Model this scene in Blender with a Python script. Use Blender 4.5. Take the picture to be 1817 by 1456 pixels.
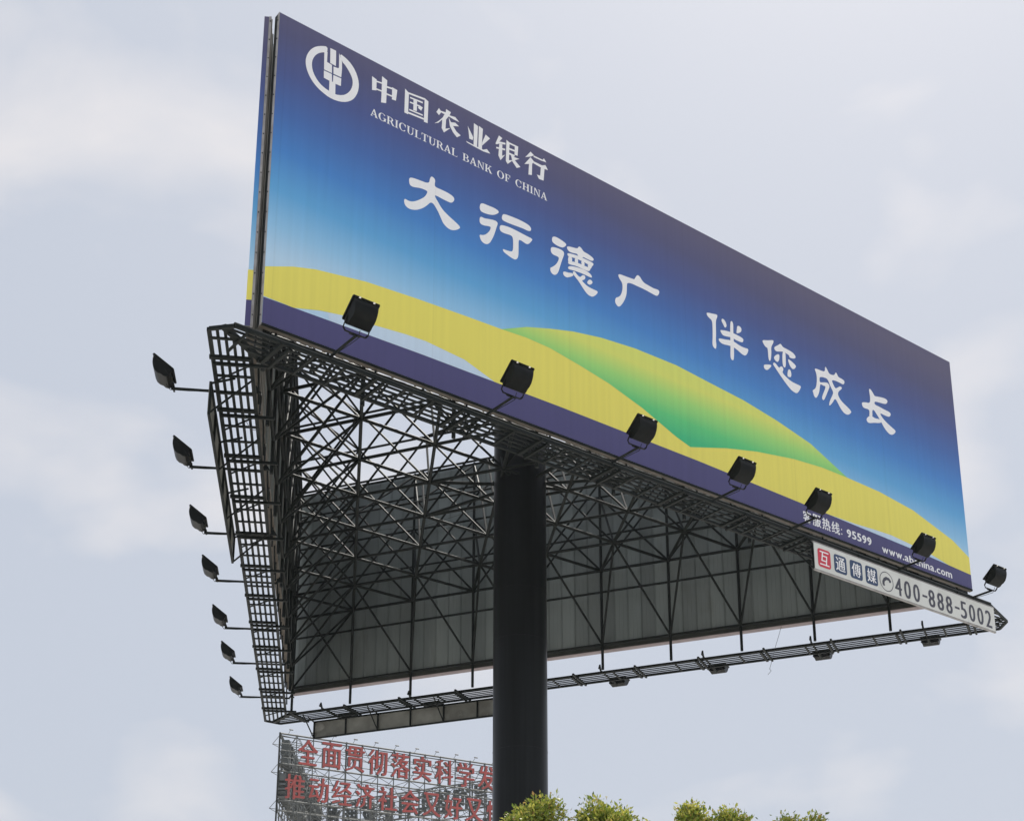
import bpy, math, random
import numpy as np
from mathutils import Vector, Matrix

for o in list(bpy.data.objects):
    bpy.data.objects.remove(o, do_unlink=True)
SC = bpy.context.scene
COL = SC.collection
RAD = math.radians

# ------------------------------------------------------------------ camera
cd = bpy.data.cameras.new('camera')
cam = bpy.data.objects.new('camera', cd)
COL.objects.link(cam)
SC.camera = cam
cd.sensor_fit = 'HORIZONTAL'
cd.sensor_width = 36.0
cd.lens = 2596.428 / 1817 * 36.0
cd.shift_x = -134.35 / 1817
cd.shift_y = 527.05 / 1817
cd.clip_start = 0.1
cd.clip_end = 9000
pt, ro = RAD(17.4191), RAD(-0.87646)
_x = Vector((1, 0, 0)); _u = Vector((0, -math.sin(pt), math.cos(pt))); _f = Vector((0, math.cos(pt), math.sin(pt)))
_r = _x * math.cos(ro) + _u * math.sin(ro)
_up = -_x * math.sin(ro) + _u * math.cos(ro)
m = Matrix((( _r.x, _up.x, -_f.x, 0), (_r.y, _up.y, -_f.y, 0), (_r.z, _up.z, -_f.z, 1.6), (0, 0, 0, 1)))
cam.matrix_world = m

# ------------------------------------------------------------------ world, sun, exposure
SUN_EL, SUN_AZ = 60.0, 72.0            # azimuth measured from +X towards +Y
sdir = Vector((math.cos(RAD(SUN_EL)) * math.cos(RAD(SUN_AZ)), math.cos(RAD(SUN_EL)) * math.sin(RAD(SUN_AZ)), math.sin(RAD(SUN_EL))))
W = bpy.data.worlds.new('World'); SC.world = W; W.use_nodes = True
nt = W.node_tree; N = nt.nodes; LK = nt.links; N.clear()
wo = N.new('ShaderNodeOutputWorld')
sky = N.new('ShaderNodeTexSky'); sky.sky_type = 'NISHITA'; sky.sun_disc = False
sky.sun_elevation = RAD(SUN_EL); sky.sun_rotation = RAD(90 - SUN_AZ)
sky.air_density = 1.0; sky.dust_density = 4.0; sky.ozone_density = 1.0
bg1 = N.new('ShaderNodeBackground'); bg1.inputs['Strength'].default_value = 0.12
LK.new(sky.outputs[0], bg1.inputs['Color'])
# hazy air and soft clouds over the whole dome
tc = N.new('ShaderNodeTexCoord')
mp = N.new('ShaderNodeMapping'); mp.inputs['Scale'].default_value = (1.0, 1.0, 1.9); mp.inputs['Location'].default_value = (14.4, 6.6, 3.3)
LK.new(tc.outputs['Generated'], mp.inputs['Vector'])
n1 = N.new('ShaderNodeTexNoise'); n1.inputs['Scale'].default_value = 4.6; n1.inputs['Detail'].default_value = 7; n1.inputs['Roughness'].default_value = 0.46; n1.inputs['Distortion'].default_value = 0.25
LK.new(mp.outputs[0], n1.inputs['Vector'])
cr = N.new('ShaderNodeValToRGB')
cr.color_ramp.elements[0].position = 0.51; cr.color_ramp.elements[0].color = (0, 0, 0, 1)
cr.color_ramp.elements[1].position = 0.70; cr.color_ramp.elements[1].color = (1, 1, 1, 1)
LK.new(n1.outputs['Fac'], cr.inputs['Fac'])
mixc = N.new('ShaderNodeMix'); mixc.data_type = 'RGBA'
LK.new(cr.outputs['Color'], mixc.inputs[0])
mixc.inputs[6].default_value = (0.556, 0.600, 0.682, 1)     # haze
mixc.inputs[7].default_value = (0.79, 0.772, 0.78, 1)       # cloud
bg2 = N.new('ShaderNodeBackground'); bg2.inputs['Strength'].default_value = 1.0
LK.new(mixc.outputs[2], bg2.inputs['Color'])
ms = N.new('ShaderNodeMixShader'); ms.inputs[0].default_value = 0.88
LK.new(bg1.outputs[0], ms.inputs[1]); LK.new(bg2.outputs[0], ms.inputs[2]); LK.new(ms.outputs[0], wo.inputs['Surface'])

ld = bpy.data.lights.new('sun', 'SUN'); ld.energy = 5.0; ld.angle = RAD(1.5); ld.color = (1.0, 0.955, 0.88)
sun = bpy.data.objects.new('sun', ld); COL.objects.link(sun)
sun.rotation_euler = sdir.to_track_quat('Z', 'Y').to_euler()
sun.location = (60, 40, 90)
SC.view_settings.view_transform = 'Standard'; SC.view_settings.look = 'None'
SC.view_settings.exposure = 0.07; SC.view_settings.gamma = 1.0
SC.view_settings.use_curve_mapping = False

# ------------------------------------------------------------------ art outlines, metres on the printed face
SLOGAN = {
  '大': '2.642,3.936 2.704,3.97 2.84,3.986 3.056,4.005 3.073,4.13 3.111,4.198 3.192,4.157 3.174,4.051 3.19,3.999 3.334,4.008 3.495,4.004 3.597,3.972 3.603,3.906 3.548,3.827 3.458,3.82 3.338,3.823 3.193,3.835 3.184,3.801 3.26,3.71 3.342,3.61 3.463,3.539 3.624,3.475 3.752,3.41 3.697,3.342 3.587,3.269 3.487,3.259 3.377,3.316 3.325,3.409 3.243,3.546 3.122,3.675 3.007,3.516 2.902,3.411 2.778,3.33 2.654,3.297 2.576,3.329 2.545,3.401 2.558,3.473 2.64,3.454 2.745,3.488 2.869,3.588 2.974,3.694 3.021,3.794 3.025,3.834 2.981,3.843 2.863,3.832 2.719,3.779 2.655,3.797 2.639,3.867',
  '行': '4.193,4.136 4.366,4.145 4.513,4.157 4.614,4.122 4.525,4.026 4.419,3.969 4.252,3.938 4.174,3.953 4.158,4.035|4.17,3.812 4.201,3.836 4.263,3.829 4.399,3.87 4.515,3.897 4.578,3.87 4.547,3.771 4.485,3.555 4.413,3.395 4.371,3.337 4.309,3.295 4.226,3.304 4.174,3.369 4.163,3.443 4.235,3.455 4.308,3.507 4.38,3.598 4.421,3.705 4.379,3.712 4.234,3.667 4.171,3.683 4.16,3.748|4.678,4.101 4.737,4.132 4.865,4.145 5.081,4.161 5.278,4.147 5.343,4.105 5.343,4.043 5.288,4.004 5.146,4.007 4.93,3.982 4.705,3.967 4.657,4.001|4.621,3.834 4.674,3.868 4.823,3.894 5.006,3.894 5.244,3.878 5.386,3.879 5.342,3.799 5.276,3.715 5.211,3.702 5.124,3.725 5.054,3.724 5.049,3.621 5.049,3.341 4.984,3.254 4.909,3.252 4.803,3.276 4.697,3.31 4.686,3.365 4.76,3.367 4.867,3.383 4.92,3.416 4.925,3.578 4.92,3.705 4.877,3.737 4.781,3.72 4.653,3.708 4.611,3.75',
  '德': '5.856,4.138 5.93,4.171 6.065,4.158 6.167,4.135 6.201,4.103 6.132,4.021 6.086,3.996 5.984,3.983 5.861,4.007 5.839,4.059|5.82,3.887 5.882,3.919 6.017,3.941 6.119,3.933 6.141,3.871 6.094,3.748 6.036,3.57 5.989,3.408 5.932,3.329 5.865,3.306 5.804,3.341 5.791,3.426 5.844,3.464 5.935,3.558 5.992,3.664 6.01,3.738 5.97,3.752 5.869,3.744 5.819,3.774 5.809,3.831|6.2,4.051 6.235,4.092 6.35,4.113 6.471,4.139 6.487,4.18 6.524,4.212 6.581,4.179 6.615,4.134 6.743,4.129 6.866,4.092 6.876,4.05 6.823,4.008 6.712,4.006 6.599,4.013 6.583,3.956 6.491,3.938 6.469,4.02 6.371,3.992 6.245,3.977|6.21,3.923 6.262,3.947 6.474,3.982 6.729,3.985 6.867,3.981 6.859,3.927 6.82,3.885 6.669,3.899 6.519,3.906 6.358,3.891 6.232,3.853|6.23,3.755 6.357,3.803 6.518,3.825 6.68,3.826 6.796,3.838 6.759,3.748 6.643,3.731 6.436,3.737 6.23,3.691|6.232,3.869 6.329,3.889 6.333,3.778 6.23,3.713|6.398,3.909 6.479,3.912 6.477,3.787 6.396,3.784|6.56,3.915 6.64,3.908 6.639,3.814 6.558,3.821|6.722,3.922 6.845,3.921 6.784,3.802 6.72,3.817|6.229,3.631 6.275,3.669 6.412,3.708 6.62,3.733 6.759,3.719 6.828,3.665 6.804,3.624 6.664,3.628 6.503,3.623 6.342,3.602 6.228,3.579|6.108,3.468 6.136,3.49 6.238,3.502 6.341,3.54 6.363,3.493 6.294,3.438 6.191,3.375 6.124,3.393 6.102,3.43|6.348,3.578 6.393,3.597 6.456,3.541 6.524,3.518 6.583,3.599 6.641,3.608 6.657,3.563 6.627,3.51 6.563,3.473 6.603,3.438 6.718,3.393 6.857,3.388 6.968,3.392 6.937,3.317 6.842,3.222 6.784,3.204 6.691,3.218 6.589,3.309 6.477,3.427 6.363,3.503 6.341,3.545|6.762,3.576 6.826,3.566 6.83,3.511 6.753,3.443 6.69,3.463 6.714,3.525',
  '广': '7.506,3.994 7.543,4.018 7.661,4.027 7.798,4.04 7.89,4.051 7.927,4.058 7.967,4.142 8.015,4.198 8.07,4.185 8.132,4.115 8.187,4.081 8.317,4.07 8.448,4.06 8.543,4.078 8.594,4.063 8.582,3.993 8.537,3.927 8.48,3.912 8.368,3.922 8.163,3.935 7.978,3.931 7.831,3.931 7.73,3.897 7.718,3.825 7.714,3.681 7.683,3.55 7.625,3.425 7.531,3.282 7.468,3.256 7.415,3.302 7.398,3.35 7.419,3.436 7.501,3.485 7.557,3.554 7.596,3.664 7.608,3.78 7.592,3.852 7.53,3.906 7.5,3.965',
  '伴': '9.911,4.08 9.962,4.105 10.097,4.131 10.222,4.162 10.225,4.107 10.174,4.004 10.167,3.873 10.161,3.669 10.146,3.518 10.158,3.431 10.147,3.337 10.118,3.307 10.053,3.347 10.041,3.414 10.061,3.576 10.068,3.817 10.065,3.953 9.989,3.987 9.935,4.012 9.914,4.05|10.349,4.11 10.401,4.13 10.466,4.081 10.495,3.991 10.434,3.921 10.393,3.988 10.34,4.051|10.805,4.12 10.876,4.143 10.937,4.106 10.92,4.015 10.847,3.964 10.77,3.921 10.788,4.02|10.6,4.124 10.643,4.183 10.691,4.132 10.681,3.961 10.681,3.776 10.675,3.589 10.666,3.356 10.647,3.24 10.595,3.221 10.553,3.278 10.576,3.552 10.581,3.83|10.287,3.818 10.339,3.838 10.476,3.873 10.614,3.889 10.751,3.895 10.98,3.88 10.963,3.8 10.932,3.765 10.765,3.752 10.629,3.775 10.468,3.736 10.365,3.72 10.312,3.764|10.235,3.597 10.281,3.619 10.417,3.643 10.579,3.691 10.693,3.697 10.828,3.665 10.989,3.661 11.118,3.686 11.087,3.577 11.012,3.48 10.93,3.473 10.818,3.514 10.684,3.556 10.547,3.55 10.364,3.509 10.275,3.521 10.233,3.56',
  '您': '11.554,4.066 11.741,4.124 11.912,4.202 11.913,4.135 11.824,3.997 11.827,3.863 11.8,3.688 11.756,3.615 11.721,3.68 11.719,3.823 11.714,3.935 11.648,3.931 11.587,3.991|11.932,4.038 12.059,4.132 12.138,4.204 12.192,4.135 12.326,4.133 12.514,4.119 12.603,4.057 12.585,3.998 12.501,3.962 12.392,3.948 12.396,4.002 12.29,4.02 12.17,4.017 12.073,3.976 11.965,3.946 11.922,3.992|12.177,4.025 12.278,4.042 12.272,3.872 12.264,3.692 12.219,3.629 12.156,3.674|12.055,3.912 12.079,3.874 12.056,3.751 11.998,3.688 11.933,3.706 11.885,3.761 11.957,3.85|12.334,3.895 12.414,3.893 12.571,3.836 12.595,3.792 12.52,3.707 12.452,3.693 12.377,3.765|11.556,3.465 11.643,3.507 11.804,3.555 11.786,3.498 11.659,3.364 11.569,3.378|11.846,3.591 11.889,3.649 11.954,3.631 12.041,3.559 12.099,3.632 12.152,3.631 12.182,3.579 12.128,3.487 12.243,3.425 12.385,3.373 12.559,3.362 12.714,3.365 12.688,3.293 12.595,3.157 12.526,3.127 12.393,3.148 12.242,3.249 12.055,3.399 11.92,3.525|12.326,3.637 12.395,3.657 12.428,3.564 12.407,3.474 12.338,3.449 12.285,3.461',
  '成': '13.201,3.968 13.253,3.992 13.406,3.999 13.548,4.016 13.559,4.132 13.587,4.162 13.644,4.085 13.689,4.013 13.858,4.035 13.906,4.131 13.946,4.135 13.989,4.043 14.106,4.046 14.202,4.021 14.188,3.948 14.145,3.908 14.041,3.915 13.912,3.918 13.754,3.891 13.797,3.799 13.865,3.707 13.948,3.766 14.032,3.829 14.096,3.818 14.079,3.773 13.98,3.689 13.932,3.605 13.975,3.513 14.084,3.434 14.222,3.385 14.371,3.31 14.325,3.246 14.227,3.174 14.097,3.178 13.989,3.267 13.91,3.375 13.828,3.462 13.737,3.315 13.623,3.194 13.608,3.232 13.65,3.343 13.741,3.49 13.79,3.593 13.709,3.691 13.623,3.864 13.521,3.866 13.352,3.825 13.344,3.735 13.351,3.68 13.496,3.736 13.614,3.768 13.679,3.709 13.638,3.618 13.53,3.416 13.454,3.284 13.414,3.266 13.38,3.307 13.414,3.395 13.552,3.655 13.449,3.638 13.362,3.655 13.332,3.539 13.31,3.435 13.255,3.321 13.185,3.234 13.13,3.258 13.096,3.36 13.086,3.395 13.181,3.466 13.227,3.559 13.261,3.725 13.255,3.867',
  '长': '15.043,4.109 15.101,4.145 15.211,4.039 15.233,3.997 15.43,4.045 15.626,4.073 15.705,4.04 15.667,3.957 15.594,3.917 15.412,3.89 15.218,3.863 15.208,3.775 15.372,3.776 15.562,3.762 15.741,3.763 15.784,3.717 15.725,3.628 15.599,3.61 15.368,3.621 15.439,3.531 15.58,3.45 15.765,3.382 15.913,3.342 15.875,3.26 15.754,3.176 15.644,3.174 15.504,3.266 15.409,3.383 15.337,3.467 15.239,3.563 15.165,3.626 15.107,3.597 15.102,3.428 15.058,3.393 14.977,3.396 15.008,3.494 14.998,3.579 14.807,3.549 14.759,3.596 14.754,3.673 14.879,3.721 15.05,3.75 15.076,3.922|14.979,3.406 15.089,3.433 15.195,3.415 15.334,3.447 15.443,3.444 15.408,3.381 15.294,3.33 15.126,3.284 14.943,3.208 14.875,3.254 14.888,3.317',
}
BANK = {
  '中': '1.822,5.666 1.917,5.642 1.919,5.412 1.831,5.377|2.024,5.775 2.132,5.74 2.125,5.249 2.02,5.211 2.025,5.462|2.237,5.65 2.345,5.642 2.323,5.404 2.239,5.389|1.907,5.619 2.034,5.639 2.035,5.609 1.908,5.587|2.108,5.613 2.248,5.638 2.244,5.603 2.109,5.576|1.912,5.457 2.029,5.47 2.03,5.439 1.913,5.426|2.113,5.462 2.242,5.472 2.243,5.442 2.114,5.428',
  '国': '2.507,5.763 2.589,5.713 2.584,5.248 2.504,5.248|2.924,5.776 3.006,5.742 2.999,5.267 2.918,5.261|2.583,5.723 2.93,5.773 2.919,5.73 2.584,5.686|2.582,5.305 2.916,5.336 2.917,5.299 2.583,5.265|2.614,5.641 2.885,5.673 2.886,5.636 2.614,5.611|2.688,5.647 2.764,5.651 2.764,5.405 2.689,5.39|2.616,5.541 2.841,5.562 2.842,5.533 2.611,5.51|2.8,5.565 2.888,5.551 2.855,5.464 2.791,5.489|2.603,5.375 2.891,5.4 2.892,5.369 2.604,5.344',
  '农': '3.237,5.72 3.292,5.665 3.24,5.567 3.18,5.607|3.279,5.682 3.386,5.701 3.391,5.778 3.499,5.762 3.47,5.679 3.596,5.707 3.688,5.64 3.573,5.636 3.453,5.646 3.357,5.648 3.28,5.649|3.375,5.683 3.476,5.688 3.395,5.551 3.386,5.345 3.493,5.411 3.353,5.246 3.304,5.316 3.312,5.509 3.231,5.397 3.144,5.341 3.231,5.432 3.323,5.562|3.453,5.628 3.502,5.546 3.598,5.583 3.683,5.543 3.551,5.488 3.625,5.406 3.722,5.365 3.638,5.282 3.553,5.347 3.48,5.452',
  '业': '3.875,5.655 4.003,5.465 3.99,5.397 3.913,5.393 3.897,5.549|4.014,5.787 4.106,5.764 4.089,5.275 4.012,5.278|4.127,5.782 4.219,5.759 4.2,5.426 4.202,5.276 4.117,5.269|4.283,5.667 4.383,5.627 4.201,5.378 4.207,5.457|3.845,5.305 4.033,5.302 4.23,5.303 4.314,5.359 4.393,5.294 4.23,5.267 4.019,5.272 3.859,5.282',
  '银': '4.59,5.8 4.67,5.777 4.598,5.665 4.512,5.567 4.526,5.629|4.512,5.597 4.612,5.674 4.742,5.708 4.742,5.669 4.598,5.62 4.527,5.571|4.598,5.616 4.67,5.638 4.664,5.378 4.736,5.441 4.628,5.265 4.578,5.35|4.527,5.516 4.736,5.573 4.736,5.535 4.527,5.48|4.764,5.789 4.829,5.765 5.042,5.772 5.027,5.555 4.954,5.547 4.961,5.732 4.837,5.727 4.823,5.359 4.917,5.405 4.794,5.262 4.751,5.31|4.827,5.638 4.968,5.655 4.968,5.616 4.827,5.599|4.827,5.53 4.961,5.54 4.954,5.497 4.827,5.491|4.859,5.543 4.946,5.488 5.071,5.507 4.961,5.426 5.093,5.336 5.005,5.273 4.903,5.37',
  '行': '5.338,5.805 5.42,5.761 5.345,5.696 5.211,5.617|5.337,5.678 5.419,5.619 5.374,5.541 5.366,5.286 5.284,5.261 5.3,5.506 5.189,5.452|5.412,5.753 5.63,5.76 5.661,5.81 5.721,5.744 5.6,5.725 5.409,5.717|5.412,5.62 5.614,5.625 5.697,5.672 5.757,5.585 5.674,5.573 5.649,5.294 5.537,5.283 5.485,5.356 5.567,5.367 5.584,5.562 5.401,5.573',
}
EMBLEM = '0.923,5.801 0.816,5.756 0.71,5.687 0.625,5.596 0.559,5.472 0.525,5.347 0.523,5.25 0.544,5.146 0.588,5.046 0.664,4.943 0.766,4.863 0.876,4.816 0.995,4.782 1.131,4.786 1.275,4.828 1.401,4.912 1.489,5.022 1.549,5.17 1.569,5.328 1.547,5.463 1.486,5.598 1.398,5.698 1.293,5.759 1.162,5.795 1.214,5.647 1.29,5.6 1.378,5.5 1.433,5.402 1.446,5.301 1.418,5.17 1.349,5.046 1.252,4.956 1.112,4.902 0.989,4.914 0.907,4.928 0.806,4.971 0.712,5.064 0.658,5.17 0.639,5.285 0.652,5.388 0.701,5.502 0.778,5.593 0.866,5.651 0.924,5.679|0.866,5.661 0.928,5.695 0.928,5.481 1.024,5.47 1.031,5.303 0.877,5.298|1.153,5.79 1.214,5.657 1.221,5.493 1.214,5.314 1.061,5.305 1.055,5.453 1.148,5.469 1.161,5.49|0.978,5.802 1.092,5.806 1.101,5.487 0.987,5.493|0.874,5.276 1.03,5.283 1.04,5.114 0.98,5.121 0.88,5.126|1.06,5.28 1.215,5.29 1.213,5.129 1.108,5.121 1.057,5.124|0.989,5.135 1.048,5.133 1.106,5.15 1.113,4.892 0.99,4.886'
YTOP = [(-0.03, 1.022), (0.491, 1.221), (0.898, 1.339), (1.853, 1.499), (2.863, 1.579), (3.927, 1.64), (4.668, 1.675)]
YG = [(5.228, 1.715), (5.764, 1.705), (6.502, 1.597), (7.192, 1.473), (8.043, 1.235), (8.918, 0.902), (9.293, 0.801)]
Y2 = [(10.31, 1.101), (11.204, 1.309), (12.323, 1.493), (13.216, 1.572), (14.042, 1.581), (15.122, 1.563), (16.296, 1.445), (17.698, 1.084), (18.342, 0.797)]
GTOP = [(5.229, 1.938), (5.767, 2.11), (6.321, 2.263), (7.017, 2.395), (7.88, 2.486), (8.99, 2.517), (9.909, 2.45), (10.879, 2.386), (11.864, 2.246), (12.899, 2.036), (14.042, 1.581)]
LENS1 = [(0.529, 0.473), (1.014, 0.613), (1.505, 0.701), (2.077, 0.742), (2.654, 0.801), (3.053, 0.822), (3.865, 0.759), (4.672, 0.59)]
LENS2 = [(13.476, 0.503), (14.211, 0.524), (14.836, 0.564), (15.417, 0.588), (15.964, 0.558), (16.783, 0.5), (17.452, 0.395), (18.056, 0.324)]
PURP = [(0.002, 0.458), (1.355, 0.494), (2.437, 0.535), (4.672, 0.568), (7.45, 0.602), (10.46, 0.668), (13.188, 0.5), (18.252, 0.345)]
# ------------------------------------------------------------------ materials
def lin(c):
    return tuple((v / 255 / 12.92) if v / 255 <= 0.04045 else ((v / 255 + 0.055) / 1.055) ** 2.4 for v in c)
def ink(r, g, b, k=1.28):
    return tuple(min(0.9, v * k) for v in lin((r, g, b))) + (1,)
def mat(name, col, rough=0.5, metal=0.0, spec=0.5):
    ma = bpy.data.materials.new(name); ma.use_nodes = True
    b = ma.node_tree.nodes['Principled BSDF']
    b.inputs['Base Color'].default_value = tuple(col[:3]) + (1,)
    b.inputs['Roughness'].default_value = rough; b.inputs['Metallic'].default_value = metal
    b.inputs['Specular IOR Level'].default_value = spec
    return ma, ma.node_tree.nodes, ma.node_tree.links, b
def noise(nodes, links, scale, detail=4, vec=(1, 1, 1), rough=0.55):
    g = nodes.new('ShaderNodeNewGeometry'); mp = nodes.new('ShaderNodeMapping'); mp.inputs['Scale'].default_value = vec
    links.new(g.outputs['Position'], mp.inputs['Vector'])
    n = nodes.new('ShaderNodeTexNoise'); n.inputs['Scale'].default_value = scale; n.inputs['Detail'].default_value = detail; n.inputs['Roughness'].default_value = rough
    links.new(mp.outputs[0], n.inputs['Vector'])
    return n
def ramp(nodes, links, src, stops):
    r = nodes.new('ShaderNodeValToRGB'); e = r.color_ramp.elements
    while len(e) < len(stops): e.new(0.5)
    for el, (p, c) in zip(e, stops):
        el.position = p; el.color = tuple(c[:3]) + (1,)
    links.new(src, r.inputs['Fac'])
    return r
def worn(name, c0, c1, scale, rough=0.5, metal=0.0, vec=(1, 1, 1), lo=0.35, hi=0.7, bump=0.0, c2=None, spec=0.5):
    ma, nd, lk, b = mat(name, c0, rough, metal, spec)
    n = noise(nd, lk, scale, 6, vec)
    st = [(lo, c0), (hi, c1)] + ([(min(1.0, hi + 0.12), c2)] if c2 else [])
    r = ramp(nd, lk, n.outputs['Fac'], st)
    lk.new(r.outputs['Color'], b.inputs['Base Color'])
    if bump:
        bp = nd.new('ShaderNodeBump'); bp.inputs['Strength'].default_value = bump; bp.inputs['Distance'].default_value = 0.02
        lk.new(n.outputs['Fac'], bp.inputs['Height']); lk.new(bp.outputs[0], b.inputs['Normal'])
    return ma
M = {}
M['strut'] = worn('black_tube_paint', (0.008, 0.011, 0.0105), (0.014, 0.017, 0.015), 3.0, 0.55, c2=(0.045, 0.030, 0.019), lo=0.4, hi=0.68, spec=0.12)
M['strut2'] = worn('grey_tube_paint', (0.028, 0.031, 0.027), (0.05, 0.052, 0.046), 3.0, 0.5, spec=0.2)
M['pole'] = worn('black_pole_paint', (0.005, 0.006, 0.0065), (0.014, 0.016, 0.017), 1.8, 0.32, vec=(3.2, 3.2, 0.09), bump=0.06, spec=0.16, c2=(0.024, 0.024, 0.023))
def sheetmat(name, c0, c1, c2):
    ma = worn(name, c0, c1, 0.9, 0.55, vec=(1.5, 1.5, 0.45), bump=0.08, lo=0.3, hi=0.62, c2=c2)
    nd, lk = ma.node_tree.nodes, ma.node_tree.links; b = nd['Principled BSDF']; src = b.inputs['Base Color'].links[0].from_socket
    oi = nd.new('ShaderNodeObjectInfo'); mr = nd.new('ShaderNodeMapRange'); mr.inputs['To Min'].default_value = 0.82; mr.inputs['To Max'].default_value = 1.12; lk.new(oi.outputs['Random'], mr.inputs['Value'])
    sc = nd.new('ShaderNodeVectorMath'); sc.operation = 'SCALE'; lk.new(src, sc.inputs[0]); lk.new(mr.outputs[0], sc.inputs['Scale']); lk.new(sc.outputs[0], b.inputs['Base Color'])
    return ma
M['sheet'] = sheetmat('galvanised_sheet', (0.150, 0.172, 0.166), (0.185, 0.208, 0.200), (0.145, 0.158, 0.145))
M['sheet_rust'] = worn('stained_sheet', (0.21, 0.215, 0.205), (0.17, 0.15, 0.12), 1.3, 0.6, vec=(1.2, 1.2, 0.35), c2=(0.13, 0.085, 0.05))
M['trim'] = worn('zinc_trim', (0.34, 0.33, 0.33), (0.22, 0.21, 0.20), 6.0, 0.5, c2=(0.14, 0.11, 0.08))
M['rusty'] = worn('rusty_angle', (0.075, 0.062, 0.045), (0.12, 0.10, 0.08), 7.0, 0.6, c2=(0.26, 0.24, 0.21))
M['pale_trim'] = worn('faded_vinyl_hem', (0.36, 0.30, 0.31), (0.27, 0.22, 0.23), 2.0, 0.6)
M['lamp'] = worn('black_enamel', (0.004, 0.005, 0.0047), (0.008, 0.0095, 0.009), 9.0, 0.38, bump=0.03, spec=0.12)
M['chrome'] = mat('bright_steel', (0.75, 0.74, 0.72), 0.22, 1.0)[0]
gl, nd, lk, b = mat('lamp_glass', (0.55, 0.58, 0.58), 0.06); M['glass'] = gl
b.inputs['Metallic'].default_value = 0.0; b.inputs['Coat Weight'].default_value = 1.0
M['reflector'] = mat('reflector', (0.7, 0.71, 0.7), 0.25, 0.9)[0]
M['signback'] = worn('stained_board_back', (0.22, 0.225, 0.20), (0.11, 0.11, 0.095), 1.6, 0.6, c2=(0.32, 0.32, 0.29), lo=0.3, hi=0.62)
M['signwhite'] = worn('white_board', (0.70, 0.71, 0.68), (0.60, 0.61, 0.57), 1.4, 0.5, vec=(1, 1, 0.5))
M['tile_red'] = mat('red_tile_print', ink(178, 45, 62), 0.45)[0]
M['tile_blue'] = mat('blue_tile_print', ink(38, 58, 88), 0.45)[0]
M['ink_dark'] = mat('dark_grey_ink', ink(62, 62, 72), 0.5)[0]
M['concrete'] = worn('concrete', (0.40, 0.385, 0.36), (0.31, 0.30, 0.28), 0.6, 0.85, bump=0.15)
M['soil'] = worn('ground_paving', (0.50, 0.485, 0.46), (0.42, 0.405, 0.38), 0.12, 0.9, bump=0.1)
M['bark'] = worn('bark', (0.11, 0.085, 0.06), (0.06, 0.048, 0.036), 9.0, 0.9, vec=(1, 1, 0.25), bump=0.5)
M['slogan_red'] = worn('faded_red_letter', (0.44, 0.085, 0.075), (0.33, 0.08, 0.07), 0.8, 0.55)
M['slogan_back'] = worn('hazed_letter_back', (0.085, 0.095, 0.096), (0.12, 0.128, 0.124), 1.0, 0.6)  # dark letter backs and sides, made paler to paint in distance haze
M['lattice'] = worn('hazed_lattice', (0.10, 0.108, 0.106), (0.16, 0.165, 0.16), 1.5, 0.6, spec=0.2)  # grey lightened so the far lattice looks hazy; haze is in the colour
M['mesh_panel'] = worn('weathered_letter_back_sheet', (0.06, 0.062, 0.058), (0.10, 0.10, 0.09), 1.2, 0.7)

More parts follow.
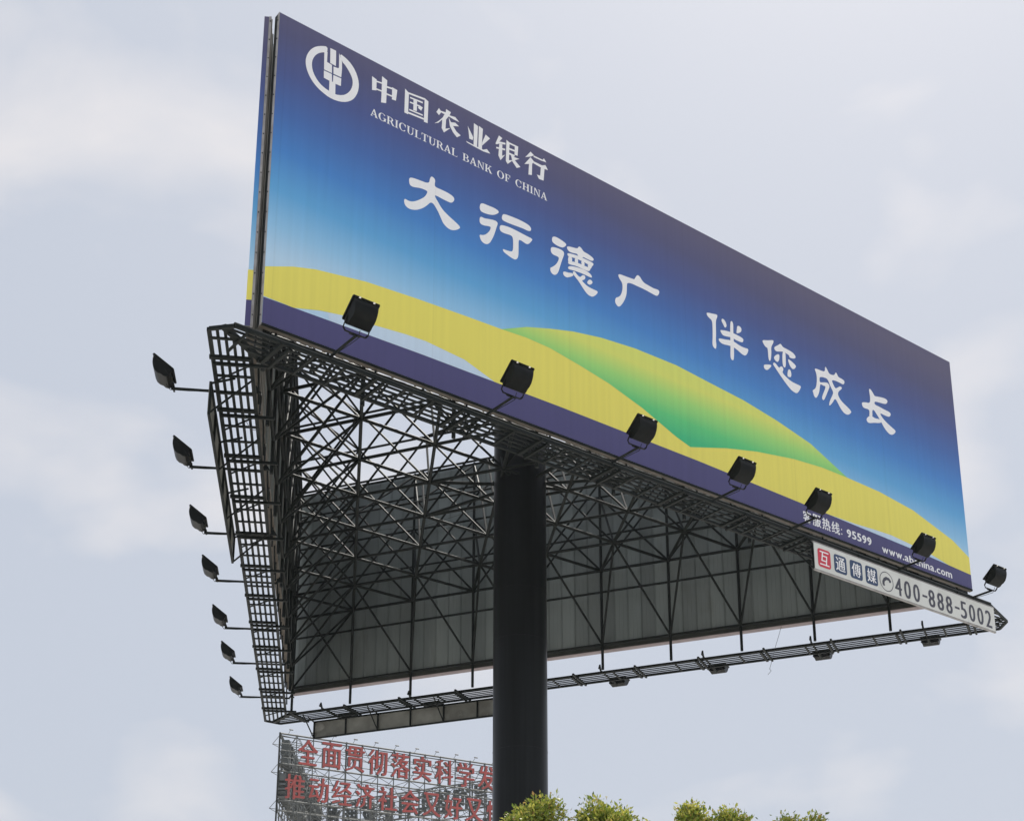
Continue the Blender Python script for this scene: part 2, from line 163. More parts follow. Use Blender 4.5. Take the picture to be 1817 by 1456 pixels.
ZB = 14.33542
def vinyl(name, stops=None, col=None, along=(0.768476, 0.639879, 0.0), k=0.034, tilt=0.0):
    ma, nd, lk, b = mat(name, col or (0.5, 0.5, 0.5), 0.42, spec=0.35)
    g = nd.new('ShaderNodeNewGeometry'); sp = nd.new('ShaderNodeSeparateXYZ'); lk.new(g.outputs['Position'], sp.inputs[0])
    dt = nd.new('ShaderNodeVectorMath'); dt.operation = 'DOT_PRODUCT'; dt.inputs[1].default_value = along; lk.new(g.outputs['Position'], dt.inputs[0])
    cb = nd.new('ShaderNodeCombineXYZ'); lk.new(dt.outputs['Value'], cb.inputs['X']); lk.new(sp.outputs['Z'], cb.inputs['Z'])
    mp = nd.new('ShaderNodeMapping'); mp.inputs['Scale'].default_value = (5.0, 1, 0.12); lk.new(cb.outputs[0], mp.inputs['Vector'])
    n = nd.new('ShaderNodeTexNoise'); n.inputs['Scale'].default_value = 1.0; n.inputs['Detail'].default_value = 3; lk.new(mp.outputs[0], n.inputs['Vector'])
    bp = nd.new('ShaderNodeBump'); bp.inputs['Strength'].default_value = 0.18; bp.inputs['Distance'].default_value = 0.02
    lk.new(n.outputs['Fac'], bp.inputs['Height']); lk.new(bp.outputs[0], b.inputs['Normal'])
    # ink that has faded in faint vertical runs and dusty clouds
    mp2 = nd.new('ShaderNodeMapping'); mp2.inputs['Scale'].default_value = (9.0, 1, 0.25); lk.new(cb.outputs[0], mp2.inputs['Vector'])
    n2 = nd.new('ShaderNodeTexNoise'); n2.inputs['Scale'].default_value = 1.0; n2.inputs['Detail'].default_value = 4; lk.new(mp2.outputs[0], n2.inputs['Vector'])
    mr = nd.new('ShaderNodeMapRange'); mr.inputs['From Min'].default_value = 0.3; mr.inputs['From Max'].default_value = 0.7
    mr.inputs['To Min'].default_value = 1.0 - k; mr.inputs['To Max'].default_value = 1.0 + k; lk.new(n2.outputs['Fac'], mr.inputs['Value'])
    fr = nd.new('ShaderNodeMath'); fr.operation = 'PINGPONG'; fr.inputs[1].default_value = 1.525; lk.new(dt.outputs['Value'], fr.inputs[0])
    lt = nd.new('ShaderNodeMapRange'); lt.inputs['From Min'].default_value = 0.0; lt.inputs['From Max'].default_value = 0.02; lt.inputs['To Min'].default_value = 0.93; lt.inputs['To Max'].default_value = 1.0; lk.new(fr.outputs[0], lt.inputs['Value'])
    mm = nd.new('ShaderNodeMath'); mm.operation = 'MULTIPLY'; lk.new(lt.outputs[0], mm.inputs[0]); lk.new(mr.outputs[0], mm.inputs[1])
    mx = nd.new('ShaderNodeVectorMath'); mx.operation = 'SCALE'; lk.new(mm.outputs[0], mx.inputs['Scale'])
    if stops:
        m0 = nd.new('ShaderNodeMapRange'); m0.inputs['From Min'].default_value = ZB; m0.inputs['From Max'].default_value = ZB + 6.0
        ml = nd.new('ShaderNodeMath'); ml.operation = 'MULTIPLY_ADD'; ml.inputs[1].default_value = tilt; lk.new(dt.outputs['Value'], ml.inputs[0])
        ad = nd.new('ShaderNodeMath'); ad.operation = 'ADD'; ml.inputs[2].default_value = -tilt * 18.0; lk.new(ml.outputs[0], ad.inputs[0]); lk.new(sp.outputs['Z'], ad.inputs[1])
        lk.new(ad.outputs[0], m0.inputs['Value'])
        r = ramp(nd, lk, m0.outputs[0], stops); lk.new(r.outputs['Color'], mx.inputs[0])
    else:
        mx.inputs[0].default_value = col[:3]
    lk.new(mx.outputs[0], b.inputs['Base Color'])
    return ma
SKYSTOPS = [(0.15, ink(165, 192, 212)), (0.25, ink(128, 174, 206)), (0.36, ink(84, 148, 194)), (0.49, ink(60, 116, 178)),
            (0.62, ink(57, 92, 152)), (0.75, ink(63, 76, 126)), (0.88, ink(71, 72, 106)), (1.0, ink(82, 78, 102))]
M['print_sky'] = vinyl('printed_sky_gradient', SKYSTOPS, tilt=0.04)
M['print_yellow'] = vinyl('printed_yellow', col=ink(207, 197, 90))
M['print_pale'] = vinyl('printed_pale_blue', col=ink(178, 196, 212))
M['print_purple'] = vinyl('printed_purple', col=ink(66, 63, 104))
M['print_green'] = vinyl('printed_green_hill', [(0.16, ink(56, 166, 112)), (0.22, ink(84, 178, 108)), (0.29, ink(140, 192, 104)), (0.36, ink(192, 198, 96))])
M['print_white'] = vinyl('printed_white', col=(0.86, 0.86, 0.87), k=0.02)

def leafmat(name, hues):
    ma = bpy.data.materials.new(name); ma.use_nodes = True
    nd, lk = ma.node_tree.nodes, ma.node_tree.links; nd.clear()
    out = nd.new('ShaderNodeOutputMaterial'); g = nd.new('ShaderNodeNewGeometry')
    r = ramp(nd, lk, g.outputs['Random Per Island'], hues)
    d = nd.new('ShaderNodeBsdfPrincipled'); d.inputs['Roughness'].default_value = 0.42; lk.new(r.outputs['Color'], d.inputs['Base Color'])
    t = nd.new('ShaderNodeBsdfTranslucent'); lk.new(r.outputs['Color'], t.inputs['Color'])
    mx = nd.new('ShaderNodeMixShader'); mx.inputs[0].default_value = 0.42
    lk.new(d.outputs[0], mx.inputs[1]); lk.new(t.outputs[0], mx.inputs[2]); lk.new(mx.outputs[0], out.inputs['Surface'])
    return ma
M['leaf'] = leafmat('camphor_leaf', [(0.0, (0.08, 0.13, 0.02)), (0.25, (0.21, 0.285, 0.04)), (0.55, (0.38, 0.42, 0.07)), (0.9, (0.56, 0.53, 0.11)), (1.0, (0.46, 0.28, 0.09))])

# ------------------------------------------------------------------ mesh helpers
class MB:
    def __init__(s): s.v = []; s.f = []
    def add(s, vs, fs):
        k = len(s.v); s.v += [tuple(p) for p in vs]; s.f += [tuple(i + k for i in f) for f in fs]; return s
    def hexa(s, p):      # 8 points: bottom ring 0-3, top ring 4-7
        return s.add(p, [(3, 2, 1, 0), (4, 5, 6, 7), (0, 1, 5, 4), (1, 2, 6, 5), (2, 3, 7, 6), (3, 0, 4, 7)])
    def bar(s, p, q, w, h, up=Vector((0, 0, 1))):
        p, q = Vector(p), Vector(q); d = (q - p).normalized()
        sx = d.cross(up)
        if sx.length < 1e-4: sx = d.cross(Vector((1, 0, 0)))
        sx.normalize(); sz = sx.cross(d)
        c = [(-1, -1), (1, -1), (1, 1), (-1, 1)]
        r = [[e + sx * (a * w / 2) + sz * (b_ * h / 2) for a, b_ in c] for e in (p, q)]
        return s.hexa([r[0][0], r[0][1], r[0][2], r[0][3], r[1][0], r[1][1], r[1][2], r[1][3]])
    def tube(s, p, q, r0, r1=None, n=8):
        p, q = Vector(p), Vector(q); r1 = r0 if r1 is None else r1
        d = (q - p).normalized(); a = d.orthogonal().normalized(); b_ = d.cross(a)
        vs = []
        for e, r in ((p, r0), (q, r1)):
            vs += [e + (a * math.cos(2 * math.pi * i / n) + b_ * math.sin(2 * math.pi * i / n)) * r for i in range(n)]
        fs = [(i, (i + 1) % n, n + (i + 1) % n, n + i) for i in range(n)] + [tuple(range(n - 1, -1, -1)), tuple(range(n, 2 * n))]
        return s.add(vs, fs)
    def path(s, pts, r, n=6):
        for a, b_ in zip(pts[:-1], pts[1:]): s.tube(a, b_, r, n=n)
        return s
    def mesh(s, name, ma=None, smooth=False):
        me = bpy.data.meshes.new(name); me.from_pydata([tuple(v) for v in s.v], [], s.f); me.update()
        if ma: me.materials.append(ma)
        if smooth:
            me.polygons.foreach_set('use_smooth', [True] * len(me.polygons))
        return me
def sharp(me, ang=35):
    me.polygons.foreach_set('use_smooth', [True] * len(me.polygons))
    try: me.set_sharp_from_angle(angle=RAD(ang))
    except Exception: pass
    return me
def link(name, me, parent=None, mw=None):
    o = bpy.data.objects.new(name, me); COL.objects.link(o)
    if parent is not None: o.parent = parent
    if mw is not None: o.matrix_local = mw
    return o
def tag(o, label=None, cat=None, group=None, kind=None):
    if label: o['label'] = label
    if cat: o['category'] = cat
    if group: o['group'] = group
    if kind: o['kind'] = kind
    return o
def empty(name, loc, rz=0.0):
    o = bpy.data.objects.new(name, None); COL.objects.link(o); o.location = loc; o.rotation_euler = (0, 0, rz)
    o.empty_display_size = 0.2
    return o
def copy_tree(o, parent=None):
    c = o.copy(); COL.objects.link(c); c.parent = parent
    for ch in list(o.children): copy_tree(ch, c)
    return c
def unit_tube(name, ma, n=8):
    me = MB().tube((0, 0, 0), (0, 0, 1), 1.0, n=n).mesh(name, ma)
    return sharp(me, 50)
def unit_box(name, ma):
    return MB().hexa([(-.5, -.5, 0), (.5, -.5, 0), (.5, .5, 0), (-.5, .5, 0), (-.5, -.5, 1), (.5, -.5, 1), (.5, .5, 1), (-.5, .5, 1)]).mesh(name, ma)
def span(p, q, a, b=None, up=Vector((0, 0, 1))):
    """matrix that stretches a unit tube/box from p to q with half sizes a, b"""
    p, q = Vector(p), Vector(q); d = q - p; L = d.length; d = d / L
    sx = up.cross(d)
    if sx.length < 1e-3: sx = Vector((1, 0, 0)).cross(d)
    sx.normalize(); sy = d.cross(sx); b = a if b is None else b
    return Matrix(((sx.x * a, sy.x * b, d.x * L, p.x), (sx.y * a, sy.y * b, d.y * L, p.y), (sx.z * a, sy.z * b, d.z * L, p.z), (0, 0, 0, 1)))

# ------------------------------------------------------------------ the ground
g = MB().add([(-4000, -4000, 0), (4000, -4000, 0), (4000, 4000, 0), (-4000, 4000, 0)], [(0, 1, 2, 3)])
tag(link('ground', g.mesh('ground', M['soil'])), kind='structure')

# ------------------------------------------------------------------ billboard frame of reference
TH = RAD(39.7828)
def dv(a): return Vector((math.cos(a), math.sin(a), 0))
A = Vector((-5.03418, 20.11352, 0)); PL = 18.29; TS = 18.85
dAB, dAC, dBC = dv(TH), dv(TH + math.pi / 3), dv(TH - math.pi / 3)
nAB, nAC, nBC = dv(TH - math.pi / 2), dv(TH + math.pi / 3 + math.pi / 2), dv(TH - math.pi / 3 + math.pi / 2)
Cc = A + dAC * TS; Bc = A + dAB * TS
G = Vector((-1.464, 30.27, 0))      # the pole axis
_sk = TH + math.pi / 3 - 0.0082
SIDE = {'AB': (A, dAB, nAB), 'AC': (A, dAC, nAC), 'BC': (Cc, dBC, nBC), 'ACP': (A, dv(_sk), dv(_sk + math.pi / 2))}   # the left panel stands a little askew
def P(side, s, out, z):
    o, d, n = SIDE[side]; p = o + d * s + n * out; return Vector((p.x - G.x, p.y - G.y, ZB + z))
def corner(s1, o1, s2, o2, z):
    """point that lies o1 outside side s1 and o2 outside side s2"""
    p1, _, n1 = SIDE[s1]; p2, _, n2 = SIDE[s2]
    c1, c2 = n1.dot(p1) + o1, n2.dot(p2) + o2
    det = n1.x * n2.y - n1.y * n2.x
    x = (c1 * n2.y - c2 * n1.y) / det; y = (n1.x * c2 - n2.x * c1) / det
    return Vector((x - G.x, y - G.y, ZB + z))
root = empty('unipole_billboard', (G.x, G.y, 0))
tag(root, 'three-sided billboard on a thick black pole with a blue and yellow bank panel', 'billboard')

# ---- pole
pm = MB()
def ring(mb, z0, z1, r0, r1, n=56):
    mb.tube((0, 0, z0), (0, 0, z1), r0, r1, n=n)
ring(pm, 0.06, ZB + 5.0, 0.592, 0.592)
po = link('pole', sharp(pm.mesh('pole', M['pole']), 40), root)
for z in (2.6, 5.1, 7.6, 10.1, 12.6, 13.75):
    sm = MB(); ring(sm, z, z + 0.016, 0.5955, 0.5955); link('weld_seam', sharp(sm.mesh('weld_seam', M['pole']), 40), po)
bp_ = MB(); ring(bp_, 0.0, 0.07, 0.95, 0.95, 40)
link('base_flange', sharp(bp_.mesh('base_flange', M['strut']), 40), po)
for k in range(12):
    a = k * math.pi / 6; d = dv(a); t = Vector((-d.y, d.x, 0)) * 0.012
    gm = MB(); i0, i1, i2 = d * 0.585, d * 0.9, d * 0.585
    gm.add([i0 - t + Vector((0, 0, .07)), i1 - t + Vector((0, 0, .07)), i2 - t + Vector((0, 0, .5)), i0 + t + Vector((0, 0, .07)), i1 + t + Vector((0, 0, .07)), i2 + t + Vector((0, 0, .5))], [(2, 1, 0), (3, 4, 5), (0, 1, 4, 3), (1, 2, 5, 4), (2, 0, 3, 5)])
    link('gusset', gm.mesh('gusset', M['strut']), po)

# ---- space frame
HR = 1.584
def node(a, b, z):
    p = corner('AB', -(0.33 + HR * b), 'AC', -(0.03 + HR * a), z); return p
ZL, ZU = 2.1, 4.2
U_T = unit_tube('strut', M['strut']); U_T2 = unit_tube('strut_plain', M['strut2'])
U_B = unit_box('bar', M['strut'])
NB = 10
struts = []      # (priority, p, q, r)
def st(pr, p, q, r): struts.append((pr, p, q, r))
for z, pr in ((ZL, 0), (ZU, 3)):
    for a in range(NB + 1):
        for b in range(NB + 1 - a):
            e = a == 0 or b == 0 or a + b == NB
            for da, db in ((1, 0), (0, 1), (1, -1)):
                a2, b2 = a + da, b + db
                if a2 < 0 or b2 < 0 or a2 + b2 > NB: continue
                rim = (a == 0 and a2 == 0) or (b == 0 and b2 == 0) or (a + b == NB and a2 + b2 == NB)
                if z == ZU and not rim and (da, db) != (1, -1): continue
                st(pr, node(a, b, z), node(a2, b2, z), 0.038 if z == ZL else 0.03)
rnd = random.Random(5)
for a in range(NB + 1):
    for b in range(NB + 1 - a):
        for da, db in ((0, 1), (-1, 1), (1, -1)):
            a2, b2 = a + da, b + db
            if a2 < 0 or b2 < 0 or a2 + b2 > NB: continue
            st(2 if b > 2 else 4, node(a, b, ZL), node(a2, b2, ZU), 0.027)
# posts and hangers along the three walls
ring_nodes = {'AB': [(a, 0) for a in range(NB + 1)], 'AC': [(0, b) for b in range(1, NB)], 'BC': [(a, NB - a) for a in range(0, NB)]}
for sd, lst in ring_nodes.items():
    for a, b in lst:
        st(-1, node(a, b, -0.62), node(a, b, 5.92), 0.036)
# pyramids from the first inner row down to the wall feet and up to the wall heads
def wall(sd, k, z):
    return node(k, 0, z) if sd == 'AB' else node(0, k, z) if sd == 'AC' else node(k, NB - k, z)
def inner(sd, k):
    return (k, 1) if sd == 'AB' else (1, k) if sd == 'AC' else (k, NB - 1 - k)
for sd in ('BC', 'AC', 'AB'):
    for k in range(0, NB):
        a, b = inner(sd, k)
        if a + b > NB or a < 0 or b < 0: continue
        for kk in (k, k + 1):
            st(1, node(a, b, ZL), wall(sd, kk, 0.05), 0.028)
            st(5, node(a, b, ZU), wall(sd, kk, 5.85), 0.026)
for sd in ('BC', 'AC', 'AB'):
    for z, r in ((0.06, 0.034), (1.5, 0.03), (3.1, 0.028), (5.2, 0.028), (5.88, 0.034)):
        st(1, wall(sd, 0, z), wall(sd, NB, z), r)
# close lacing in the slot between the front and left panels
zz = 0.1
k = 0
while zz < 5.8:
    pA = corner('AB', -0.30, 'AC', 0.02, zz); pB = corner('AB', -0.62, 'AC', -0.06, zz + 0.5)
    st(1, pA if k % 2 else pB + Vector((0, 0, -0.5)), (pB if k % 2 else pA + Vector((0, 0, 0.5))), 0.02)
    zz += 0.5; k += 1
for kk in range(12):
    st(1, corner('AB', -0.62 - 0.0 * kk, 'AC', -0.06, 0) if kk == 0 else node(0, 0, kk * .5), corner('AB', -0.62, 'AC', -0.06, 5.9) if kk == 0 else corner('AB', -0.62, 'AC', -0.06, kk * .5), 0.022)
# radial beams to the pole
for a, b in ((3, 3), (4, 3), (3, 4), (2, 4), (4, 2), (5, 2), (2, 5)):
    for z in (ZL, ZU):
        p = node(a, b, z); d = Vector((p.x, p.y, 0)).normalized() * 0.55
        st(0, Vector((d.x, d.y, p.z)), p, 0.042)
struts.sort(key=lambda t: t[0])
rest = MB()
for i, (pr, p, q, r) in enumerate(struts):
    if i < 298: link('strut', U_T, root, span(p, q, r))
    else: rest.tube(p, q, r, n=6)
tag(link('strut_mass', sharp(rest.mesh('strut_mass', M['strut']), 50), root), kind='stuff')
# ball joints
nm = MB()
def ball(mb, c, r):
    vs = []; n = 8
    for i in range(1, 4):
        t = math.pi * i / 4
        vs += [c + Vector((math.sin(t) * math.cos(2 * math.pi * j / n), math.sin(t) * math.sin(2 * math.pi * j / n), math.cos(t))) * r for j in range(n)]
    vs += [c + Vector((0, 0, r)), c - Vector((0, 0, r))]
    fs = [(24, j, (j + 1) % n) for j in range(n)] + [(25, 16 + (j + 1) % n, 16 + j) for j in range(n)]
    for i in range(2): fs += [(i * n + j, (i + 1) * n + j, (i + 1) * n + (j + 1) % n, i * n + (j + 1) % n) for j in range(n)]
    mb.add(vs, fs)
UN = MB(); ball(UN, Vector((0, 0, 0)), 1.0); UN = UN.mesh('ball_joint', M['strut'], True)
for a in range(NB + 1):
    for b in range(NB + 1 - a):
        link('ball_joint', UN, root, Matrix.Translation(node(a, b, ZL)) @ Matrix.Scale(0.068, 4))

# ---- printed panels
def chaikin(p, it):
    for _ in range(it):
        q = []
        for i in range(len(p)):
            a, b = p[i], p[(i + 1) % len(p)]
            q += [(a[0] * .75 + b[0] * .25, a[1] * .75 + b[1] * .25), (a[0] * .25 + b[0] * .75, a[1] * .25 + b[1] * .75)]
        p = q
    return p
def area(p): return 0.5 * sum(p[i][0] * p[(i + 1) % len(p)][1] - p[(i + 1) % len(p)][0] * p[i][1] for i in range(len(p)))
def parse(sx): return [[tuple(map(float, t.split(','))) for t in q.split()] for q in sx.split('|')]
def flat(polys, side, out, it=0, step=0.0002, flip=False):
    """flat print: polygons given in metres (along, up) laid on one face"""
    mb = MB()
    for i, p in enumerate(polys):
        p = chaikin(p, it)
        if (area(p) < 0) != flip: p = p[::-1]
        mb.add([P(side, u, out + i * step, v) for u, v in p], [tuple(range(len(p)))])
    return mb
def panel_core(name, side, s0, s1, o0, o1, ma):
    mb = MB()
    mb.hexa([P(side, s0, o0, 0), P(side, s1, o0, 0), P(side, s1, o1, 0), P(side, s0, o1, 0), P(side, s0, o0, 6), P(side, s1, o0, 6), P(side, s1, o1, 6), P(side, s0, o1, 6)])
    return link(name, mb.mesh(name, ma), root)

# front panel
fp = panel_core('front_panel', 'AB', 0.004, PL - 0.004, -0.15, -0.01, M['sheet'])
sk = MB()
NX, NZ = 60, 12
grid = [[P('AB', PL * i / NX, 0.0, 6.0 * j / NZ) for i in range(NX + 1)] for j in range(NZ + 1)]
vs = [p for row in grid for p in row]
fs = [(j * (NX + 1) + i, j * (NX + 1) + i + 1, (j + 1) * (NX + 1) + i + 1, (j + 1) * (NX + 1) + i) for j in range(NZ) for i in range(NX)]
sk.add(vs, fs)
# returns of the printed skin round the right and top edges
sk.add([P('AB', PL, 0, 0), P('AB', PL, -0.12, 0), P('AB', PL, -0.12, 6), P('AB', PL, 0, 6)], [(0, 1, 2, 3)])
sk.add([P('AB', 0, 0, 6.0), P('AB', PL, 0, 6.0), P('AB', PL, -0.12, 6.004), P('AB', 0, -0.12, 6.004)], [(0, 1, 2, 3)])
link('printed_skin', sk.mesh('printed_skin', M['print_sky'], True), fp)
PV = 0.50
link('printed_pale_strip', flat([[(1.2, PV), (4.9, PV - .01), (4.9, 1.3), (1.0, 1.0)]], 'AB', 0.0015).mesh('printed_pale_strip', M['print_pale']), fp)
link('printed_pale_strip', flat([[(13.2, PV), (18.285, PV - .06), (18.285, 0.75), (16, 1.3), (13.3, 1.0)]], 'AB', 0.0015).mesh('printed_pale_strip', M['print_pale']), fp)
low = [(u, v) for u, v in LENS1][::-1]; low2 = LENS2[::-1]
yel = [(0.003, 1.02)] + YTOP[1:] + YG + Y2[:-1] + [(18.287, 0.80), (18.287, 0.30)] + low2 + [(13.0, PV - .02), (4.75, PV - .02)] + low[1:] + [(0.4, PV - 0.02), (0.003, PV - .02)]
link('printed_yellow_hill', flat([yel], 'AB', 0.003).mesh('printed_yellow_hill', M['print_yellow']), fp)
grn = [YTOP[-1]] + GTOP + Y2[0:4][::-1] + YG[::-1]
link('printed_green_hill', flat([grn], 'AB', 0.0045).mesh('printed_green_hill', M['print_green']), fp)
link('printed_purple_band', flat([[(0.003, 0.003), (18.287, 0.003), (18.287, 0.36), (16.0, 0.445), (13.2, PV), (9.5, 0.56), (6.0, 0.565), (3.0, 0.535), (0.003, 0.462)]], 'AB', 0.006).mesh('printed_purple_band', M['print_purple']), fp)
for k, sx in SLOGAN.items():
    link('slogan_character', flat(parse(sx), 'AB', 0.002, 2).mesh('slogan_character', M['print_white']), fp)
for k, sx in BANK.items():
    link('name_character', flat(parse(sx), 'AB', 0.002).mesh('name_character', M['print_white']), fp)
em = parse(EMBLEM); em = [chaikin(em[0], 1)] + em[1:]
link('bank_emblem', flat(em, 'AB', 0.002).mesh('bank_emblem', M['print_white']), fp)

# serif capitals of the English name
def rect(x0, y0, x1, y1): return [(x0, y0), (x1, y0), (x1, y1), (x0, y1)]
def arc(cx, cy, rx, ry, a0, a1, t0, t1, n=14):
    o, i_ = [], []
    for k in range(n + 1):
        a = RAD(a0 + (a1 - a0) * k / n); t = t0 + (t1 - t0) * abs(math.cos(a))
        o.append((cx + rx * math.cos(a), cy + ry * math.sin(a))); i_.append((cx + (rx - t) * math.cos(a), cy + (ry - t * .62) * math.sin(a)))
    return o + i_[::-1]
def sf(x0, x1, y): return rect(x0, y, x1, y + .055)
T_, S_ = 0.17, 0.075
CAP = {
 'A': (0.78, [[(.04, 0), (.12, 0), (.39, .84), (.35, 1)], [(.32, 1), (.44, 1), (.76, 0), (.56, 0)], rect(.2, .28, .6, .35), sf(0, .24, 0), sf(.48, .82, 0)]),
 'G': (0.82, [arc(.42, .5, .42, .52, 40, 320, .07, .19), rect(.62, .06, .79, .44), sf(.5, .86, .40)]),
 'R': (0.80, [rect(.08, 0, .08 + T_, 1), sf(0, .36, 0), rect(0, .945, .4, 1), arc(.36, .73, .32, .27, -90, 90, .07, .16), rect(.2, .46, .4, .52), [(.36, .5), (.54, .5), (.82, 0), (.62, 0)], sf(.62, .86, 0)]),
 'I': (0.36, [rect(.1, 0, .1 + T_, 1), sf(0, .37, 0), sf(0, .37, .945)]),
 'C': (0.78, [arc(.42, .5, .42, .52, 40, 320, .07, .19), rect(.68, .62, .74, .96)]),
 'U': (0.80, [rect(.09, .3, .09 + T_, 1), rect(.64, .3, .71, 1), arc(.40, .32, .31, .34, 180, 360, .07, .15), sf(0, .36, .945), sf(.54, .82, .945)]),
 'L': (0.68, [rect(.1, 0, .1 + T_, 1), sf(0, .66, 0), sf(0, .38, .945), [(.58, 0), (.66, 0), (.68, .27)]]),
 'T': (0.72, [rect(.28, 0, .28 + T_, 1), sf(.16, .57, 0), sf(0, .73, .945), [(0, .72), (.04, .72), (.1, .96), (0, .96)], [(.69, .72), (.73, .72), (.73, .96), (.63, .96)]]),
 'B': (0.76, [rect(.08, 0, .08 + T_, 1), rect(0, 0, .4, .055), rect(0, .945, .38, 1), arc(.38, .745, .28, .255, -90, 90, .07, .15), arc(.4, .26, .33, .26, -90, 90, .07, .16), rect(.2, .48, .42, .54)]),
 'N': (0.84, [rect(.1, 0, .17, 1), [(.06, 1), (.26, 1), (.76, 0), (.66, 0)], rect(.68, 0, .75, 1), sf(0, .28, 0), sf(.56, .86, .945)]),
 'K': (0.84, [rect(.08, 0, .08 + T_, 1), sf(0, .35, 0), sf(0, .35, .945), [(.24, .4), (.32, .38), (.72, .96), (.62, .96)], [(.36, .58), (.48, .68), (.84, 0), (.62, 0)], sf(.5, .8, .945), sf(.56, .88, 0)]),
 'O': (0.86, [arc(.43, .5, .43, .52, 0, 359.9, .07, .19, 28)]),
 'F': (0.68, [rect(.1, 0, .1 + T_, 1), sf(0, .4, 0), sf(0, .66, .945), rect(.25, .47, .5, .53), [(.6, .7), (.66, .7), (.66, .96), (.56, .96)], rect(.46, .38, .51, .62)]),
 'H': (0.88, [rect(.1, 0, .1 + T_, 1), rect(.62, 0, .62 + T_, 1), rect(.25, .47, .64, .53), sf(0, .37, 0), sf(0, .37, .945), sf(.52, .9, 0), sf(.52, .9, .945)]),
}
txt = 'AGRICULTURAL BANK OF CHINA'
tot = sum(CAP[c][0] + 0.09 if c != ' ' else 0.55 for c in txt)
hx = (5.745 - 1.815) / tot; hy = 0.160; u0 = 1.815
for c in txt:
    if c == ' ': u0 += 0.55 * hx; continue
    w, pl = CAP[c]
    v0 = 4.838 + (u0 - 1.815) * 0.010
    link('serif_letter', flat([[(u0 + x * hx, v0 + y * hy) for x, y in p] for p in pl], 'AB', 0.002).mesh('serif_letter', M['print_white']), fp)
    u0 += (w + 0.09) * hx

def glyph(text, bold=0.0, extrude=0.0):
    """outline of one piece of text as a mesh lying in XY, moved to its own box; returns verts, faces, width, (ymin, ymax)"""
    cu = bpy.data.curves.new('glyph', 'FONT'); cu.body = text; cu.size = 1.0; cu.resolution_u = 3; cu.offset = bold; cu.extrude = extrude
    ob = bpy.data.objects.new('glyph', cu); COL.objects.link(ob)
    dg = bpy.context.evaluated_depsgraph_get(); ev = ob.evaluated_get(dg); me = ev.to_mesh()
    v = [tuple(x.co) for x in me.vertices]; f = [tuple(p.vertices) for p in me.polygons]
    ev.to_mesh_clear(); bpy.data.objects.remove(ob); bpy.data.curves.remove(cu)
    return v, f
def fit(v, x0, x1, y0, y1):
    xs = [p[0] for p in v]; ys = [p[1] for p in v]; a, b, c, d = min(xs), max(xs), min(ys), max(ys)
    return [(x0 + (p[0] - a) / max(1e-6, b - a) * (x1 - x0), y0 + (p[1] - c) / max(1e-6, d - c) * (y1 - y0), p[2]) for p in v]
def stamp(name, text, side, out, x0, x1, y0, y1, ma, parent, bold=0.0, flip=False):
    v, f = glyph(text); b = bold; v = fit(v, x0, x1 - b, y0, y1 - b * .4); mb = MB()
    for i, (dx, dy) in enumerate(((0, 0), (b, 0), (b * .5, b * .4)) if b else ((0, 0),)):
        mb.add([P(side, p[0] + dx, out + i * .0003, p[1] + dy) for p in v], f)
    return link(name, mb.mesh(name, ma), parent)
# hotline row on the purple band
x = 12.50
for c in '客服热线':
    stamp('hotline_character', c, 'AB', 0.0085, x, x + 0.265, 0.10, 0.375, M['print_white'], fp, 0.016); x += 0.298
stamp('hotline_character', ':', 'AB', 0.0085, 13.70, 13.735, 0.13, 0.27, M['print_white'], fp, 0)
x = 13.885
for c in '95599':
    stamp('hotline_digit', c, 'AB', 0.0085, x, x + 0.145, 0.13, 0.32, M['print_white'], fp, 0.026); x += 0.168
adr = 'www.abchina.com'
wd = {'w': .23, '.': .05, 'a': .155, 'b': .165, 'c': .15, 'h': .155, 'i': .055, 'n': .155, 'o': .165, 'm': .25}
tw = sum(wd[c] + .022 for c in adr); kx = (17.56 - 15.05) / tw; x = 15.05
for c in adr:
    top = 0.245 if c in 'bhi' else 0.20 if c != '.' else 0.115
    stamp('address_letter', c, 'AB', 0.0085, x, x + wd[c] * kx, 0.078, top + .006, M['print_white'], fp, 0.016); x += (wd[c] + .022) * kx
# metal edges
def sidebar(name, side, s0, s1, o0, o1, z0, z1, ma, parent):
    mb = MB().hexa([P(side, s0, o0, z0), P(side, s1, o0, z0), P(side, s1, o1, z0), P(side, s0, o1, z0), P(side, s0, o0, z1), P(side, s1, o0, z1), P(side, s1, o1, z1), P(side, s0, o1, z1)])
    return link(name, mb.mesh(name, ma), parent)
sidebar('bottom_angle', 'AB', -0.01, PL, -0.085, -0.005, -0.05, -0.004, M['rusty'], fp)
sidebar('bottom_lip', 'AB', 0.0, PL, -0.004, 0.012, -0.045, -0.002, M['strut'], fp)
sidebar('end_trim', 'AB', -0.012, -0.002, -0.055, 0.004, -0.03, 6.0, M['trim'], fp)
sidebar('end_plate', 'AB', -0.009, -0.002, -0.155, -0.058, -0.03, 6.0, M['strut'], fp)
U_R = unit_tube('rivet', M['strut'], 6)
for k in range(16):
    p = P('AB', -0.012, -0.028, 0.15 + k * 0.38); link('rivet', U_R, fp, span(p, p - dAB * 0.008, 0.011))

